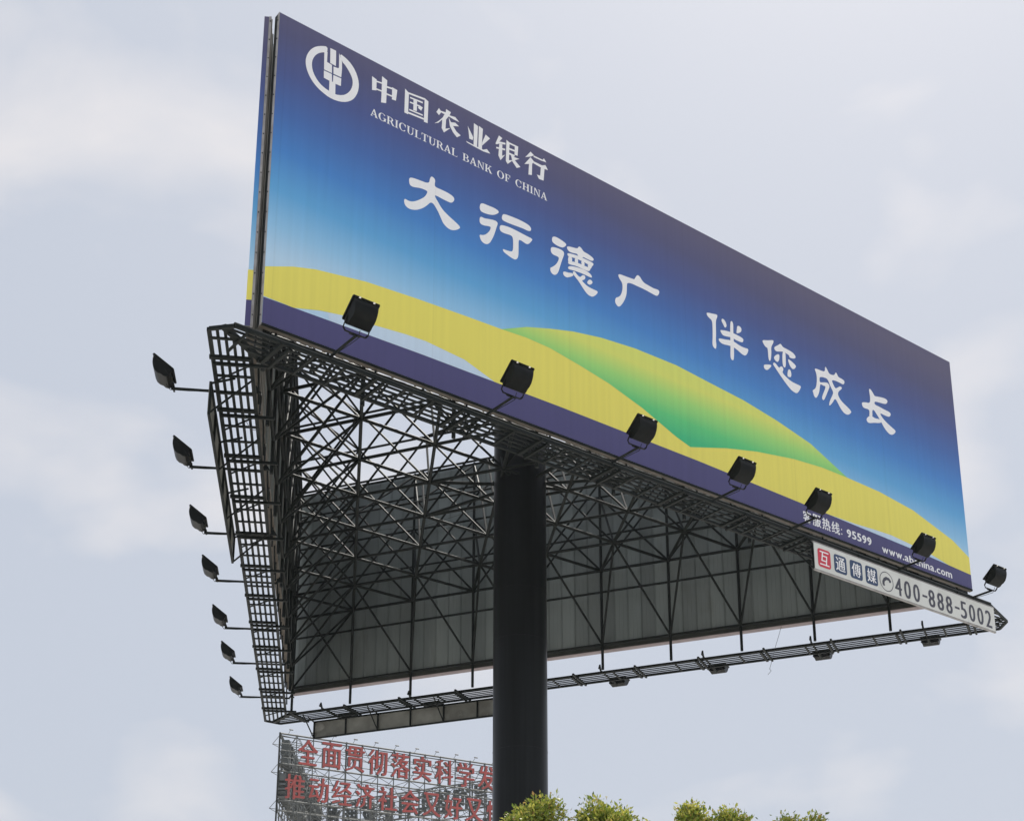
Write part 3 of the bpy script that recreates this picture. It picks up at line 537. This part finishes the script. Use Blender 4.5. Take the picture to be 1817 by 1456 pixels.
# left panel
lp = panel_core('left_panel', 'ACP', 0.14, PL + 0.14, 0.150, 0.25, M['sheet'])
lsk = MB()
lsk.add([P('ACP', .14, .262, 0), P('ACP', .14 + PL, .262, 0), P('ACP', .14 + PL, .262, 6), P('ACP', .14, .262, 6)], [(3, 2, 1, 0)])
lsk.add([P('ACP', .128, .262, 0), P('ACP', .128, .185, 0), P('ACP', .128, .185, 6), P('ACP', .128, .262, 6)], [(3, 2, 1, 0)])
link('printed_skin', lsk.mesh('printed_skin', vinyl('printed_sky_gradient_left', SKYSTOPS, along=tuple(dAC))), lp)
hl = [(.14, .47), (.14 + PL, .47), (.14 + PL, 1.3), (14.0, 1.75), (9, 1.6), (5, 1.45), (2, 1.2), (.14, 1.02)]
link('printed_yellow_hill', flat([hl], 'ACP', 0.266, flip=True).mesh('printed_yellow_hill', M['print_yellow']), lp)
link('printed_purple_band', flat([[(.14, .0), (.14 + PL, .0), (.14 + PL, .47), (.14, .47)]], 'ACP', 0.270, flip=True).mesh('printed_purple_band', M['print_purple']), lp)
for z0, z1, mm in ((0.003, 0.47, 'print_purple'), (0.47, 1.02, 'print_yellow')):
    w = MB().add([P('ACP', .124, .270, z0), P('ACP', .124, .185, z0), P('ACP', .124, .185, z1), P('ACP', .124, .270, z1)], [(3, 2, 1, 0)])
    link('wrapped_edge', w.mesh('wrapped_edge', M[mm]), lp)
sidebar('end_trim', 'ACP', .118, .132, .143, .183, -0.03, 6.0, M['trim'], lp)
sidebar('bottom_angle', 'ACP', .12, .14 + PL, .135, .26, -0.07, -0.003, M['rusty'], lp)
for k in range(16):
    p = P('ACP', 0.118, 0.16, 0.2 + k * 0.38); link('rivet', U_R, lp, span(p, p - dAC * 0.008, 0.011))

# back panel
bk = panel_core('back_panel', 'BC', 0.02, PL + 0.1, 0.03, 0.15, M['sheet'])
bsk = MB().add([P('BC', .02, .162, 0), P('BC', .1 + PL, .162, 0), P('BC', .1 + PL, .162, 6), P('BC', .02, .162, 6)], [(3, 2, 1, 0)])
link('printed_skin', bsk.mesh('printed_skin', vinyl('printed_sky_gradient_back', SKYSTOPS, along=tuple(dBC))), bk)
link('printed_purple_band', flat([[(.02, 0), (.1 + PL, 0), (.1 + PL, .5), (.02, .5)]], 'BC', 0.166, flip=True).mesh('printed_purple_band', M['print_purple']), bk)
sidebar('bottom_hem', 'BC', .0, PL + .1, -0.03, .17, -0.075, -0.002, M['pale_trim'], bk)
sidebar('bottom_angle', 'BC', .0, PL + .1, -0.045, -0.032, -0.06, 0.05, M['strut2'], bk)
# sheets of the two visible backs: shallow trays with folded seams
def sheet_mesh(name, w, ma):
    mb = MB(); h = 5.96; prof = [(0.004, 0.0), (0.004, -0.020), (0.016, -0.020), (0.022, -0.002)]
    step = (w - 0.05) / 3
    for k in range(1, 3):
        x = 0.022 + step * k; prof += [(x - .012, -0.002), (x - .005, -0.006), (x + .005, -0.006), (x + .012, -0.002)]
    prof += [(w - .022, -0.002), (w - .016, -0.020), (w - .004, -0.020), (w - .004, 0.0)]
    n = len(prof)
    mb.add([(x, y, 0.02) for x, y in prof] + [(x, y, 0.02 + h) for x, y in prof], [(i, i + 1, n + i + 1, n + i) for i in range(n - 1)])
    return mb.mesh(name, ma)
def frame_mat(side, s, out):
    o, d, n = SIDE[side]; p = P(side, s, out, 0)
    return Matrix(((d.x, n.x, 0, p.x), (d.y, n.y, 0, p.y), (0, 0, 1, p.z), (0, 0, 0, 1)))
SWD = 0.366
sh1 = sheet_mesh('sheet', SWD, M['sheet']); sh2 = sheet_mesh('sheet_stained', SWD, M['sheet_rust'])
for k in range(50):
    link('sheet', sh1, bk, frame_mat('BC', 0.03 + k * SWD, 0.028))
    link('sheet', sh2 if k < 8 or k % 3 == 0 else sh1, lp, frame_mat('ACP', 0.15 + k * SWD, 0.148))

# ---- catwalks
ZC = -0.64
ZS = {'AB': -0.70, 'AC': -0.64, 'BC': -0.64}
GW = {'AB': 0.036, 'AC': 0.046, 'BC': 0.022}
OUTS_ = {'AB': [0.03, 0.17, 0.30, 0.43, 0.56, 0.70], 'AC': [0.13, 0.245, 0.36, 0.475, 0.59, 0.71], 'BC': [0.03, 0.17, 0.30, 0.43, 0.56, 0.70]}
def cend(s1, s2, o):
    if {s1, s2} == {'AB', 'BC'}: e = (0.25 - max(0, o - 0.2) * 2.9) if s1 == 'AB' else (0.2 - max(0, o - 0.25) * 0.9)
    else: e = o if o <= 0.49 else 0.49 - (o - 0.49) * 0.88
    return corner(s1, o, s2, e, ZS[s1])
pairs = {'AB': ('AC', 'BC'), 'AC': ('AB', 'BC'), 'BC': ('AC', 'AB')}
hang = {'AB': [], 'AC': [], 'BC': []}
for sd, (c0, c1) in pairs.items():
    o_, d_, n_ = SIDE[sd]
    cw = MB(); OUTS = OUTS_[sd]
    for o in (OUTS[0], OUTS[-1]):
        cw.bar(cend(sd, c0, o), cend(sd, c1, o), 0.05 if sd != 'AC' else 0.062, 0.055)
    wk = link('catwalk', cw.mesh('catwalk', M['strut']), root)
    for o in OUTS[1:-1]:
        link('grating_bar', U_B, wk, span(cend(sd, c0, o) + Vector((0, 0, .012)), cend(sd, c1, o) + Vector((0, 0, .012)), GW[sd], 0.026))
    for k in range(-1 if sd != 'BC' else 0, 34):
        s = 0.02 + k * 0.555
        if sd == 'AB' and s > 17.6: continue
        if sd == 'BC' and s > 18.5: continue
        big = k % 3 == 0
        if sd == 'BC' and k % 3 == 1: continue
        p0, p1 = P(sd, s, OUTS[0], ZS[sd] - .02), P(sd, s, OUTS[-1] + (0.05 if big else 0), ZS[sd] - .02)
        link('cross_bar', U_B, wk, span(p0, p1, (0.06 if big else 0.042) * (1.25 if sd == 'AC' else 1), 0.05 if big else 0.025))
        if big:
            p0, p1 = P(sd, s + .14, OUTS[0] - (.3 if sd != 'AB' else .0), ZS[sd] - .05), P(sd, s + .14, OUTS[-1], ZS[sd] - .05)
            link('cross_bar', U_B, wk, span(p0, p1, 0.045, 0.05))
            if sd != 'BC': link('brace', U_T, wk, span(P(sd, s + 0.2, OUTS[0], ZS[sd]), P(sd, s + 0.75, OUTS[-1], ZS[sd] - .01), 0.016))
for s1, s2 in (('AB', 'AC'), ('AC', 'BC'), ('BC', 'AB')):
    ce = MB()
    ce.bar(cend(s1, s2, 0.70), cend(s2, s1, 0.70), 0.05, 0.055)
    if {s1, s2} == {'AB', 'BC'}:
        tip = corner('AB', .2, 'BC', .25, ZC); ce = MB()
        ce.bar(cend(s1, s2, 0.70), tip, 0.05, 0.055); ce.bar(cend(s2, s1, 0.70), tip, 0.05, 0.055)
    else: ce.bar(corner(s1, .0, s2, .0, ZC), corner(s1, .49, s2, .49, ZC), 0.09, 0.07)
    link('catwalk_corner', ce.mesh('catwalk_corner', M['strut']), root)
# front fascia tube and ties between the catwalk and the panel foot
link('fascia_tube', U_T2, root, span(cend('AB', 'AC', .68) + Vector((0, 0, .03)), cend('AB', 'BC', .68) + Vector((0, 0, .03)), 0.04))
for k in range(20):
    s = 0.3 + k * 0.92
    link('tie', U_T, root, span(P('AB', s, -0.08, -0.06), P('AB', s + (0.55 if k % 2 else -0.35), 0.05 if k % 2 else 0.3, ZS['AB'] + .03), 0.02))
    link('tie', U_T, root, span(P('AC', s, .1, -0.05), P('AC', s + (0.3 if k % 2 else -0.3), 0.08, ZC + .03), 0.018))
# loose wires
wm = MB().path([P('BC', 13.93, .0, 0.0), P('BC', 13.80, .0, -0.38), P('BC', 13.71, 0, -0.63), P('BC', 13.60, .0, -1.0), P('BC', 13.55, 0, -1.14), P('BC', 13.59, 0, -1.19), P('BC', 13.50, 0, -1.28)], 0.005, 5)
link('loose_wire', wm.mesh('loose_wire', M['strut2']), root)
wm = MB().path([P('AC', 1.2 + .5 * t, .35 - .12 * t, ZC - .08 - .22 * math.sin(t * 1.6)) for t in (0, .4, .8, 1.2, 1.6, 2.0)], 0.005, 5)
link('loose_wire', wm.mesh('loose_wire', M['strut2']), root)
wm = MB().path([node(3, 4, ZL), node(2, 5, ZL) + Vector((0, 0, -.25)), node(1, 6, ZL) + Vector((0, 0, -.1))], 0.004, 5)
link('loose_wire', wm.mesh('loose_wire', M['strut2']), root)

# ------------------------------------------------------------------ floodlights (local x = outward, y = along the panel, z = up)
def make_flood(arm):
    r = empty('floodlight', (0, 0, 0))
    prof = [(0.0, 0.29), (0.32, 0.60), (0.350, 0.52), (0.352, 0.43), (0.338, 0.34), (0.305, 0.25), (0.25, 0.19), (0.19, 0.165), (0.145, 0.12), (0.09, 0.105), (0.045, 0.135)]
    fn = Vector((-0.31, 0.32)).normalized()
    n = len(prof); mb = MB(); lay = []
    for sgn in (-1, 1):
        for x, z in prof:
            d = -((x - 0.0) * fn.x + (z - 0.29) * fn.y)
            lay.append((x, sgn * (0.225 - 0.11 * max(0, d)), z))
    mb.add(lay, [tuple(range(n)), tuple(range(2 * n - 1, n - 1, -1))] + [(i, n + i, n + (i + 1) % n, (i + 1) % n) for i in range(1, n)])
    hs = link('housing', sharp(mb.mesh('housing', M['lamp']), 42), r)
    # rim and glass in the face plane
    e0, e1 = Vector((-0.012, 0, 0.278)), Vector((0.332, 0, 0.612)); t = (e1 - e0).normalized(); nn = Vector((fn.x, 0, fn.y))
    rm = MB()
    for a, b in ((e0 + Vector((0, -.235, 0)), e0 + Vector((0, .235, 0))), (e1 + Vector((0, -.235, 0)), e1 + Vector((0, .235, 0)))): rm.bar(a, b, 0.03, 0.034, up=nn)
    for y in (-.23, .23): rm.bar(e0 + Vector((0, y, 0)), e1 + Vector((0, y, 0)), 0.03, 0.034, up=nn)
    link('rim', rm.mesh('rim', M['lamp']), r)
    ga, gb = e0 + t * 0.015 + nn * 0.006, e1 - t * 0.015 + nn * 0.006
    gm = MB().add([ga + Vector((0, -.215, 0)), ga + Vector((0, .215, 0)), gb + Vector((0, .215, 0)), gb + Vector((0, -.215, 0))], [(0, 1, 2, 3)])
    link('glass', gm.mesh('glass', M['glass']), r)
    br = MB()
    for y in (-.222, .222):
        br.bar((0.12, y, 0.30), (0.0, y * 1.02, 0.085), 0.008, 0.035)
        br.bar((0.0, y * 1.02, 0.09), (-0.01, y * .82, 0.028), 0.008, 0.035)
    br.bar((-0.01, -.19, .028), (-0.01, .19, .028), 0.035, 0.012)
    br.bar((-0.01, -.10, .012), (-0.01, .10, .012), 0.06, 0.018)
    link('bracket', br.mesh('bracket', M['lamp']), r)
    for y in (-.13, .13):
        c = MB().bar(e1 + Vector((0.006, y - .018, -.002)), e1 + Vector((.006, y + .018, -.002)), 0.03, 0.045, up=nn)
        link('clip', c.mesh('clip', M['chrome']), r)
    for chd in r.children:
        for vv in chd.data.vertices: vv.co = (vv.co.x * .90, vv.co.y * .96, vv.co.z * .75)
    am = MB().tube((0.02, 0, -0.018), (-arm, 0, -0.018), 0.024, n=10)
    am.add([(-arm + .03, -.02, .0), (-arm - .12, -.02, .0), (-arm - .04, -.02, .13), (-arm + .03, .02, .0), (-arm - .12, .02, .0), (-arm - .04, .02, .13)], [(0, 1, 2), (5, 4, 3), (0, 3, 4, 1), (1, 4, 5, 2), (2, 5, 3, 0)])
    ao = link('arm', sharp(am.mesh('arm', M['strut']), 45), r)
    pts = [Vector((0.10, 0.02, .04)), Vector((0.03, .03, -.06)), Vector((-.25, .02, -.055)), Vector((-.55, .01, -.035)), Vector((-.8, 0, -.03))]
    link('cable', MB().path(pts, 0.006, 5).mesh('cable', M['strut']), r)
    return r
proto = make_flood(1.28)
def place(o, side, s, out, z):
    p = P(side, s, out, z); n = SIDE[side][2]
    o.location = (p.x + G.x, p.y + G.y, p.z); o.rotation_euler = (0, 0, math.atan2(n.y, n.x))
ordn = ['first', 'second', 'third', 'fourth', 'fifth', 'sixth', 'seventh']
used = False
FL = {'AB': ([0.86, 3.84, 6.62, 9.13, 11.26, 14.62, 17.20], [1.44, 1.43, 1.39, 1.37, 1.36, 1.28, 1.22], [-.6, -.61, -.63, -.66, -.66, -.66, -.68], 'black floodlight in front of the bank panel, %s from its emblem end'),
      'AC': ([1.17, 3.96, 6.85, 9.34, 12.25, 14.74, 17.5], [1.43, 1.39, 1.36, 1.32, 1.32, 1.29, 1.26], [-.6] * 7, 'black floodlight seen side-on off the left catwalk, %s from the corner below the emblem'),
      'BC': ([17.32, 14.63, 11.9, 9.17, 6.44, 3.72, 1.03], [1.2] * 7, [-.6] * 7, 'dark floodlight beyond the grey inner wall, %s from the corner by the phone sign')}
for sd, (ss, oo, zz_, lab) in FL.items():
    for k, s in enumerate(ss):
        o = proto if not used else copy_tree(proto); used = True
        place(o, sd, s, oo[k], zz_[k])
        if sd == 'BC':      # these heads are laid back further
            for chd in o.children:
                if chd.name.split('.')[0] in ('housing', 'rim', 'glass', 'clip'):
                    chd.matrix_local = Matrix.Translation((0.11, 0, 0.15)) @ Matrix.Rotation(RAD(38), 4, 'Y') @ Matrix.Translation((-0.11, 0, -0.25))
        tag(o, lab % ordn[k], 'floodlight', 'floodlights on arms around the billboard catwalk')

# ------------------------------------------------------------------ small boards hung on the catwalk
def board(side, s0, s1, out, z0, z1, back, label):
    mid = P(side, (s0 + s1) / 2, out, z0)
    r = empty('hotline_sign' if not back else 'advertising_board', (mid.x + G.x, mid.y + G.y, mid.z))
    off = Vector((mid.x, mid.y, mid.z))
    def Q(s, o, z): return P(side, s, o, z) - off
    def bx(name, a0, a1, b0, b1, c0, c1, ma, par):
        mb = MB().hexa([Q(a0, b0, c0), Q(a1, b0, c0), Q(a1, b1, c0), Q(a0, b1, c0), Q(a0, b0, c1), Q(a1, b0, c1), Q(a1, b1, c1), Q(a0, b1, c1)])
        return link(name, mb.mesh(name, ma), par)
    n = 6; w = (s1 - s0) / n
    for k in range(n):
        bx('board_panel', s0 + k * w + .003, s0 + (k + 1) * w - .003, out - 0.01, out, z0 + .02, z1 - .02, M['signwhite'] if not back else M['signback'], r)
    for k in range(n + 1):
        bx('stile', s0 + k * w - .018, s0 + k * w + .018, out - 0.05, out - .012, z0 + .03, z1 - .03, M['strut'], r)
    bx('rail', s0 - .01, s1 + .01, out - 0.045, out - .003, z1 - .03, z1 + .01, M['strut'] if back else M['trim'], r)
    bx('rail', s0 - .01, s1 + .01, out - 0.045, out - .003, z0 - .01, z0 + .03, M['strut'] if back else M['trim'], r)
    for k in range(0, n + 1, 2):
        s = s0 + k * w
        link('hanger', U_T, r, span(Q(s, out - .03, z0 + .02), Q(s - .02 if k == n else s + .0, 0.12, ZC - .03), 0.018))
        link('hanger', U_T, r, span(Q(s, out - .03, z1 - .02), Q(s, 0.40, ZC - .03), 0.02))
    tag(r, label, 'sign')
    return r, Q, bx
sg, Q, bx = board('AB', 11.92, 17.95, 0.745, -1.37, -0.765, False, 'long white phone sign with red and blue tiles reading 400-888-5002')
SO = 0.745
def rrect(x0, y0, x1, y1, r=.06):
    p = []
    for cx, cy, a in ((x1 - r, y0 + r, -90), (x1 - r, y1 - r, 0), (x0 + r, y1 - r, 90), (x0 + r, y0 + r, 180)):
        p += [(cx + r * math.cos(RAD(a + t)), cy + r * math.sin(RAD(a + t))) for t in (0, 30, 60, 90)]
    return p
def sflat(name, polys, out, ma, par, step=.0004):
    mb = MB()
    for i, p in enumerate(polys):
        if area(p) < 0: p = p[::-1]
        mb.add([Q(u, out + i * step, v) for u, v in p], [tuple(range(len(p)))])
    return link(name, mb.mesh(name, ma), par)
def sglyph(name, ch, x0, x1, y0, y1, out, ma, par, bold):
    v, f = glyph(ch); v = fit(v, x0, x1 - bold, y0, y1); mb = MB()
    for i in range(2 if bold else 1): mb.add([Q(p[0] + i * bold, out + i * .0003, p[1]) for p in v], f)
    return link(name, mb.mesh(name, ma), par)
for k, (c, x0) in enumerate(zip('互通傳媒', (12.02, 12.51, 13.00, 13.485))):
    t = sflat('tile', [rrect(x0, -1.275, x0 + .385, -0.875)], SO + .003, M['tile_red'] if k == 0 else M['tile_blue'], sg)
    sglyph('tile_character', c, x0 + .05, x0 + .335, -1.225, -.925, SO + .006, M['print_white'], t, 0.008)
def ringp(cx, cy, r0, r1, n=36):
    return [[(cx + r * math.cos(2 * math.pi * (i + k) / n), cy + r * math.sin(2 * math.pi * (i + k) / n)) for r, k in ((r0, 0), (r1, 0), (r1, 1), (r0, 1))] for i in range(n)]
ic = sflat('phone_icon', ringp(14.16, -1.085, .205, .222), SO + .003, M['ink_dark'], sg, 0)
hs = [(14.02, -1.17), (14.02, -1.10), (14.07, -1.02), (14.15, -.975), (14.25, -.985), (14.31, -1.04), (14.30, -1.08), (14.25, -1.09), (14.235, -1.05), (14.17, -1.045), (14.10, -1.09), (14.085, -1.14), (14.10, -1.19), (14.05, -1.20)]
sflat('handset', [hs], SO + .004, M['ink_dark'], ic)
num = '400-888-5002'; x = 14.43
for c in num:
    if c == '-':
        sflat('sign_digit', [rect(x + .01, -1.13, x + .18, -1.08)], SO + .003, M['ink_dark'], sg); x += .215
    else:
        sglyph('sign_digit', c, x, x + .228, -1.305, -.90, SO + .003, M['ink_dark'], sg, 0.026); x += .304
board('AC', 0.62, 6.62, 0.80, -1.33, -0.765, True, 'dark framed board seen edge-on along the left catwalk of the billboard')
board('BC', 0.33, 6.35, 0.76, -1.20, -0.70, True, 'stained grey back of a board hung below the rear catwalk beside the pole')

# ------------------------------------------------------------------ slogan billboard far behind
A2 = Vector((-17.1603, 78.1378, 24.911)); SD = 17.0
h2 = RAD(33.0645); e1_, e2_ = dv(h2), dv(h2 + math.pi / 3)
F2 = {'f': (Vector((0, 0, 0)), e1_, dv(h2 - math.pi / 2)), 'l': (Vector((0, 0, 0)), e2_, dv(h2 + math.pi / 3 + math.pi / 2)), 'b': (e2_ * SD, dv(h2 - math.pi / 3), dv(h2 - math.pi / 3 + math.pi / 2))}
g2 = (e1_ + e2_) * SD / 3
far = empty('slogan_billboard', (A2.x + g2.x, A2.y + g2.y, 0))
tag(far, 'distant open lattice billboard with two rows of large red slogan characters', 'billboard')
def P2(f, s, out, z):
    o, d, n = F2[f]; p = o + d * s + n * out - g2; return Vector((p.x, p.y, A2.z + z))
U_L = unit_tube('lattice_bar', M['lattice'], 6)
lm = MB()
HB = 7.4
for f in 'flb':
    for k in range(18):
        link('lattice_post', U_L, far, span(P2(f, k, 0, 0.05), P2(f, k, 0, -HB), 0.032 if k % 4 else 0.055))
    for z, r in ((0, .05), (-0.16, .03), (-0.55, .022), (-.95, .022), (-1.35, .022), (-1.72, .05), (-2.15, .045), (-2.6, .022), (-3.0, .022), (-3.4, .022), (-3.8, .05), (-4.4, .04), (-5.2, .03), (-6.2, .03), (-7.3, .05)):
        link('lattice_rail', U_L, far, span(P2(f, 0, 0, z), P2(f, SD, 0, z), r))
    for k in range(17):
        for zt, zb in ((0, -1.72), (-1.72, -2.15), (-2.15, -3.8), (-3.8, -5.2), (-5.2, -7.3)):
            if (k + int(-zt * 2)) % 2: lm.tube(P2(f, k, -.02, zt), P2(f, k + 1, -.02, zb), .018, n=5)
            else: lm.tube(P2(f, k + 1, -.02, zt), P2(f, k, -.02, zb), .018, n=5)
        for z in (-.1, -1.72, -3.8, -6.0):
            lm.tube(P2(f, k, 0, z), P2(f, k, -1.1, z - .25), .018, n=5); lm.tube(P2(f, k, -1.1, z - .25), P2(f, min(k + 1, 17), -1.1, z - .25), .018, n=5)
            lm.tube(P2(f, k, -1.1, z - .25), P2(f, k + .5, 0, z - .9), .016, n=5)
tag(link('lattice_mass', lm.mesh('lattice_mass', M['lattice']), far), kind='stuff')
for k in range(13):
    link('top_lamp', U_L, far, span(P2('f', .5 + k * 1.3, .0, .05), P2('f', .5 + k * 1.3, .3, .2), .012))
    link('top_lamp', U_L, far, span(P2('f', .42 + k * 1.3, .3, .2), P2('f', .64 + k * 1.3, .3, .2), .035))
# mast
for dx, dy in ((-.55, -.55), (.55, -.55), (.55, .55), (-.55, .55)):
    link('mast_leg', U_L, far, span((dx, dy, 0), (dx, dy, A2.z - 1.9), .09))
mm_ = MB(); z = 0.4
while z < A2.z - 2.4:
    c = [(-.55, -.55), (.55, -.55), (.55, .55), (-.55, .55)]
    for i in range(4):
        a, b = c[i], c[(i + 1) % 4]
        mm_.tube((a[0], a[1], z), (b[0], b[1], z + .55), .035, n=5); mm_.tube((b[0], b[1], z), (a[0], a[1], z + .55), .035, n=5); mm_.tube((a[0], a[1], z), (b[0], b[1], z), .035, n=5)
    z += .55
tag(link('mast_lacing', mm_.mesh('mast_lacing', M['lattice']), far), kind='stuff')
GLY = {}
def big(c):
    if c not in GLY: GLY[c] = glyph(c)
    return GLY[c]
def letter(f, c, s, z0, w, h, front, mirror=False):
    v, fc = big(c)
    mb = MB(); th = 0.16 if f != 'l' else 0.42; n = len(v)
    if mirror: v = [(-p[0], p[1], p[2]) for p in v]
    bd = 0.055; v = [(p[0], p[1], 0) for p in fit(v, 0, w - bd, 0, h - .02)]
    v2 = [(p[0] + bd, p[1] + .02, .004) for p in v]; fc = list(fc) + [tuple(i + n for i in t) for t in fc]; v = v + v2; n = len(v)
    pf = [P2(f, s + p[0], (0.06 + th if f != 'l' else 0.0) + p[2], z0 + p[1]) for p in v]; pb = [P2(f, s + p[0], (0.06 if f != 'l' else -th) - p[2], z0 + p[1]) for p in v]
    mb.add(pf + pb, [t for t in fc] + [tuple(i + n for i in t[::-1]) for t in fc])
    cnt = {}
    for t in fc:
        for i in range(len(t)):
            e = (t[i], t[(i + 1) % len(t)]); cnt[e] = cnt.get(e, 0) + 1
    ed = [e for e in cnt if (e[1], e[0]) not in cnt]
    base = len(mb.v) - 2 * n
    mb.f += [(base + b, base + a, base + n + a, base + n + b) for a, b in ed]
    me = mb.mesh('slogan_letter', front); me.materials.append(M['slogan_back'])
    nf = len(fc)
    for i in range(nf, len(me.polygons)): me.polygons[i].material_index = 1
    return link('slogan_letter', me, far)
ROW1 = '全面贯彻落实科学发展观'; ROW2 = '推动经济社会又好又快发展'
for i, c in enumerate(ROW1): letter('f', c, 1.02 + i * 1.425, -1.68, 1.2, 1.5, M['slogan_red'])
for i, c in enumerate(ROW2): letter('f', c, 0.33 + i * 1.41, -3.72, 1.2, 1.42, M['slogan_red'])
# the other two faces are seen from inside: the backs of their letters
for f in 'lb':
    for i, c in enumerate(ROW1): letter(f, c, (1.02 + i * 1.425) if f == 'x' else SD - 2.2 - i * 1.425, -1.68, 1.2, 1.5, M['slogan_red'], True)
    for i, c in enumerate(ROW2): letter(f, c, SD - 1.53 - i * 1.41, -3.72, 1.2, 1.42, M['slogan_red'], True)

# ------------------------------------------------------------------ trees
def tree(loc, lobes, seed, label, trunk_h, nclump, leaf):
    rn = random.Random(seed); rr = np.random.default_rng(seed)
    r = empty('camphor_tree', loc)
    tag(r, label, 'tree', 'street trees in front of the billboard pole')
    base = Vector((0, 0, 0)); mb = MB()
    top = Vector((rn.uniform(-.1, .1), rn.uniform(-.1, .1), trunk_h))
    mid = (base + top) / 2 + Vector((rn.uniform(-.08, .08), rn.uniform(-.08, .08), 0))
    mb.tube(base, mid, .14, .115, 10); mb.tube(mid, top, .115, .085, 10)
    tips = []
    for c, rad in lobes:
        c = Vector(c)
        for k in range(3):
            e = c + Vector((rn.uniform(-.5, .5) * rad[0], rn.uniform(-.5, .5) * rad[1], rn.uniform(-.5, .25) * rad[2]))
            kn = top.lerp(e, .45) + Vector((rn.uniform(-.12, .12), rn.uniform(-.12, .12), .1))
            mb.tube(top, kn, .05, .032, 7); mb.tube(kn, e, .032, .012, 6)
    link('trunk', sharp(mb.mesh('trunk', M['bark']), 60), r)
    cs = []; sh = []
    tot = sum(l[1][0] * l[1][1] * l[1][2] for l in lobes)
    for c, rad in lobes:
        m_ = int(nclump * rad[0] * rad[1] * rad[2] / tot)
        d = rr.normal(size=(m_, 3)); d /= np.linalg.norm(d, axis=1)[:, None]
        ph = rr.uniform(0, 6, 6); wv = np.sin(d[:, :1] * 6.5 + ph[0]) * np.cos(d[:, 1:2] * 5.5 + ph[1]) + .6 * np.sin(d[:, 2:] * 9 + ph[2] + d[:, :1] * 7)
        f = rr.uniform(.30, 1.0, size=(m_, 1)) ** .5 * (1 + .13 * wv)
        cs.append(np.array(c) + d * f * np.array(rad)); sh.append(d)
    cs = np.concatenate(cs); sh = np.concatenate(sh)
    nl = 16
    cc = np.repeat(cs, nl, 0); ss = np.repeat(sh, nl, 0); n = len(cc)
    pos = cc + rr.normal(size=(n, 3)) * np.array([.07, .07, .06])
    ax = rr.normal(size=(n, 3)) * .75 + ss * .7 + np.array([0, 0, .15]); ax /= np.linalg.norm(ax, axis=1)[:, None]
    sd_ = np.cross(ax, rr.normal(size=(n, 3))); sd_ /= np.linalg.norm(sd_, axis=1)[:, None]
    nr = np.cross(ax, sd_)
    L = leaf * rr.uniform(.55, 1.4, size=(n, 1)); Wd = L * rr.uniform(.36, .5, size=(n, 1)) * .5
    v = np.stack([pos, pos + ax * L * .5 + sd_ * Wd + nr * L * .06, pos + ax * L, pos + ax * L * .5 - sd_ * Wd + nr * L * .06], 1).reshape(-1, 3)
    me = bpy.data.meshes.new('crown')
    me.vertices.add(len(v)); me.vertices.foreach_set('co', v.ravel().astype(np.float32))
    idx = np.arange(n)[:, None] * 4
    tri = np.concatenate([idx + np.array([0, 1, 2]), idx + np.array([0, 2, 3])], 1).reshape(-1)
    me.loops.add(len(tri)); me.loops.foreach_set('vertex_index', tri.astype(np.int32))
    me.polygons.add(2 * n); me.polygons.foreach_set('loop_start', np.arange(0, 6 * n, 3, dtype=np.int32)); me.polygons.foreach_set('loop_total', np.full(2 * n, 3, dtype=np.int32))
    me.update(calc_edges=True); me.materials.append(M['leaf'])
    link('crown', me, r)
    return r
tree((-.35, 25.0, 0), [((-.74, 0, 7.17), (.42, .5, .45)), ((-.40, .05, 7.46), (.30, .35, .36)), ((-.95, .05, 6.85), (.45, .5, .45)), ((.45, 0, 7.36), (.30, .4, .38)), ((.78, .1, 7.30), (.28, .35, .36)), ((.62, 0, 7.0), (.66, .6, .5)), ((1.12, 0, 6.9), (.36, .4, .42)), ((.1, 0, 6.1), (1.3, 1.2, .9))], 3, 'leafy green tree whose top overlaps the foot of the black pole', 5.2, 5000, .08)
tree((2.25, 25.9, 0), [((-.40, 0, 7.40), (.27, .4, .40)), ((-.14, 0, 7.15), (.36, .4, .36)), ((.26, 0, 7.35), (.25, .4, .38)), ((.46, 0, 7.2), (.22, .35, .4)), ((0, 0, 6.4), (1.0, 1.0, .8))], 8, 'leafy green tree with a twin-humped top, standing between two others', 5.2, 4000, .08)
tree((3.95, 26.7, 0), [((-.25, 0, 7.42), (.22, .35, .36)), ((.02, 0, 7.3), (.25, .35, .36)), ((.26, 0, 7.42), (.18, .32, .36)), ((0, 0, 6.5), (.95, .95, .8))], 12, 'small leafy treetop, the end tree of the row farthest from the pole', 5.2, 3400, .08)

# ------------------------------------------------------------------ hazy air
hz = MB().hexa([(-4100, -4100, -1), (4100, -4100, -1), (4100, 4100, -1), (-4100, 4100, -1), (-4100, -4100, 26.5), (4100, -4100, 26.5), (4100, 4100, 26.5), (-4100, 4100, 26.5)])
hm = bpy.data.materials.new('haze_air'); hm.use_nodes = True
nd, lk = hm.node_tree.nodes, hm.node_tree.links; nd.clear()
ho = nd.new('ShaderNodeOutputMaterial'); pv = nd.new('ShaderNodeVolumePrincipled')
pv.inputs['Color'].default_value = (0.86, 0.90, 0.96, 1); pv.inputs['Density'].default_value = 0.0002; pv.inputs['Anisotropy'].default_value = 0.3
lk.new(pv.outputs[0], ho.inputs['Volume'])
tag(link('haze', hz.mesh('haze', hm)), kind='stuff')
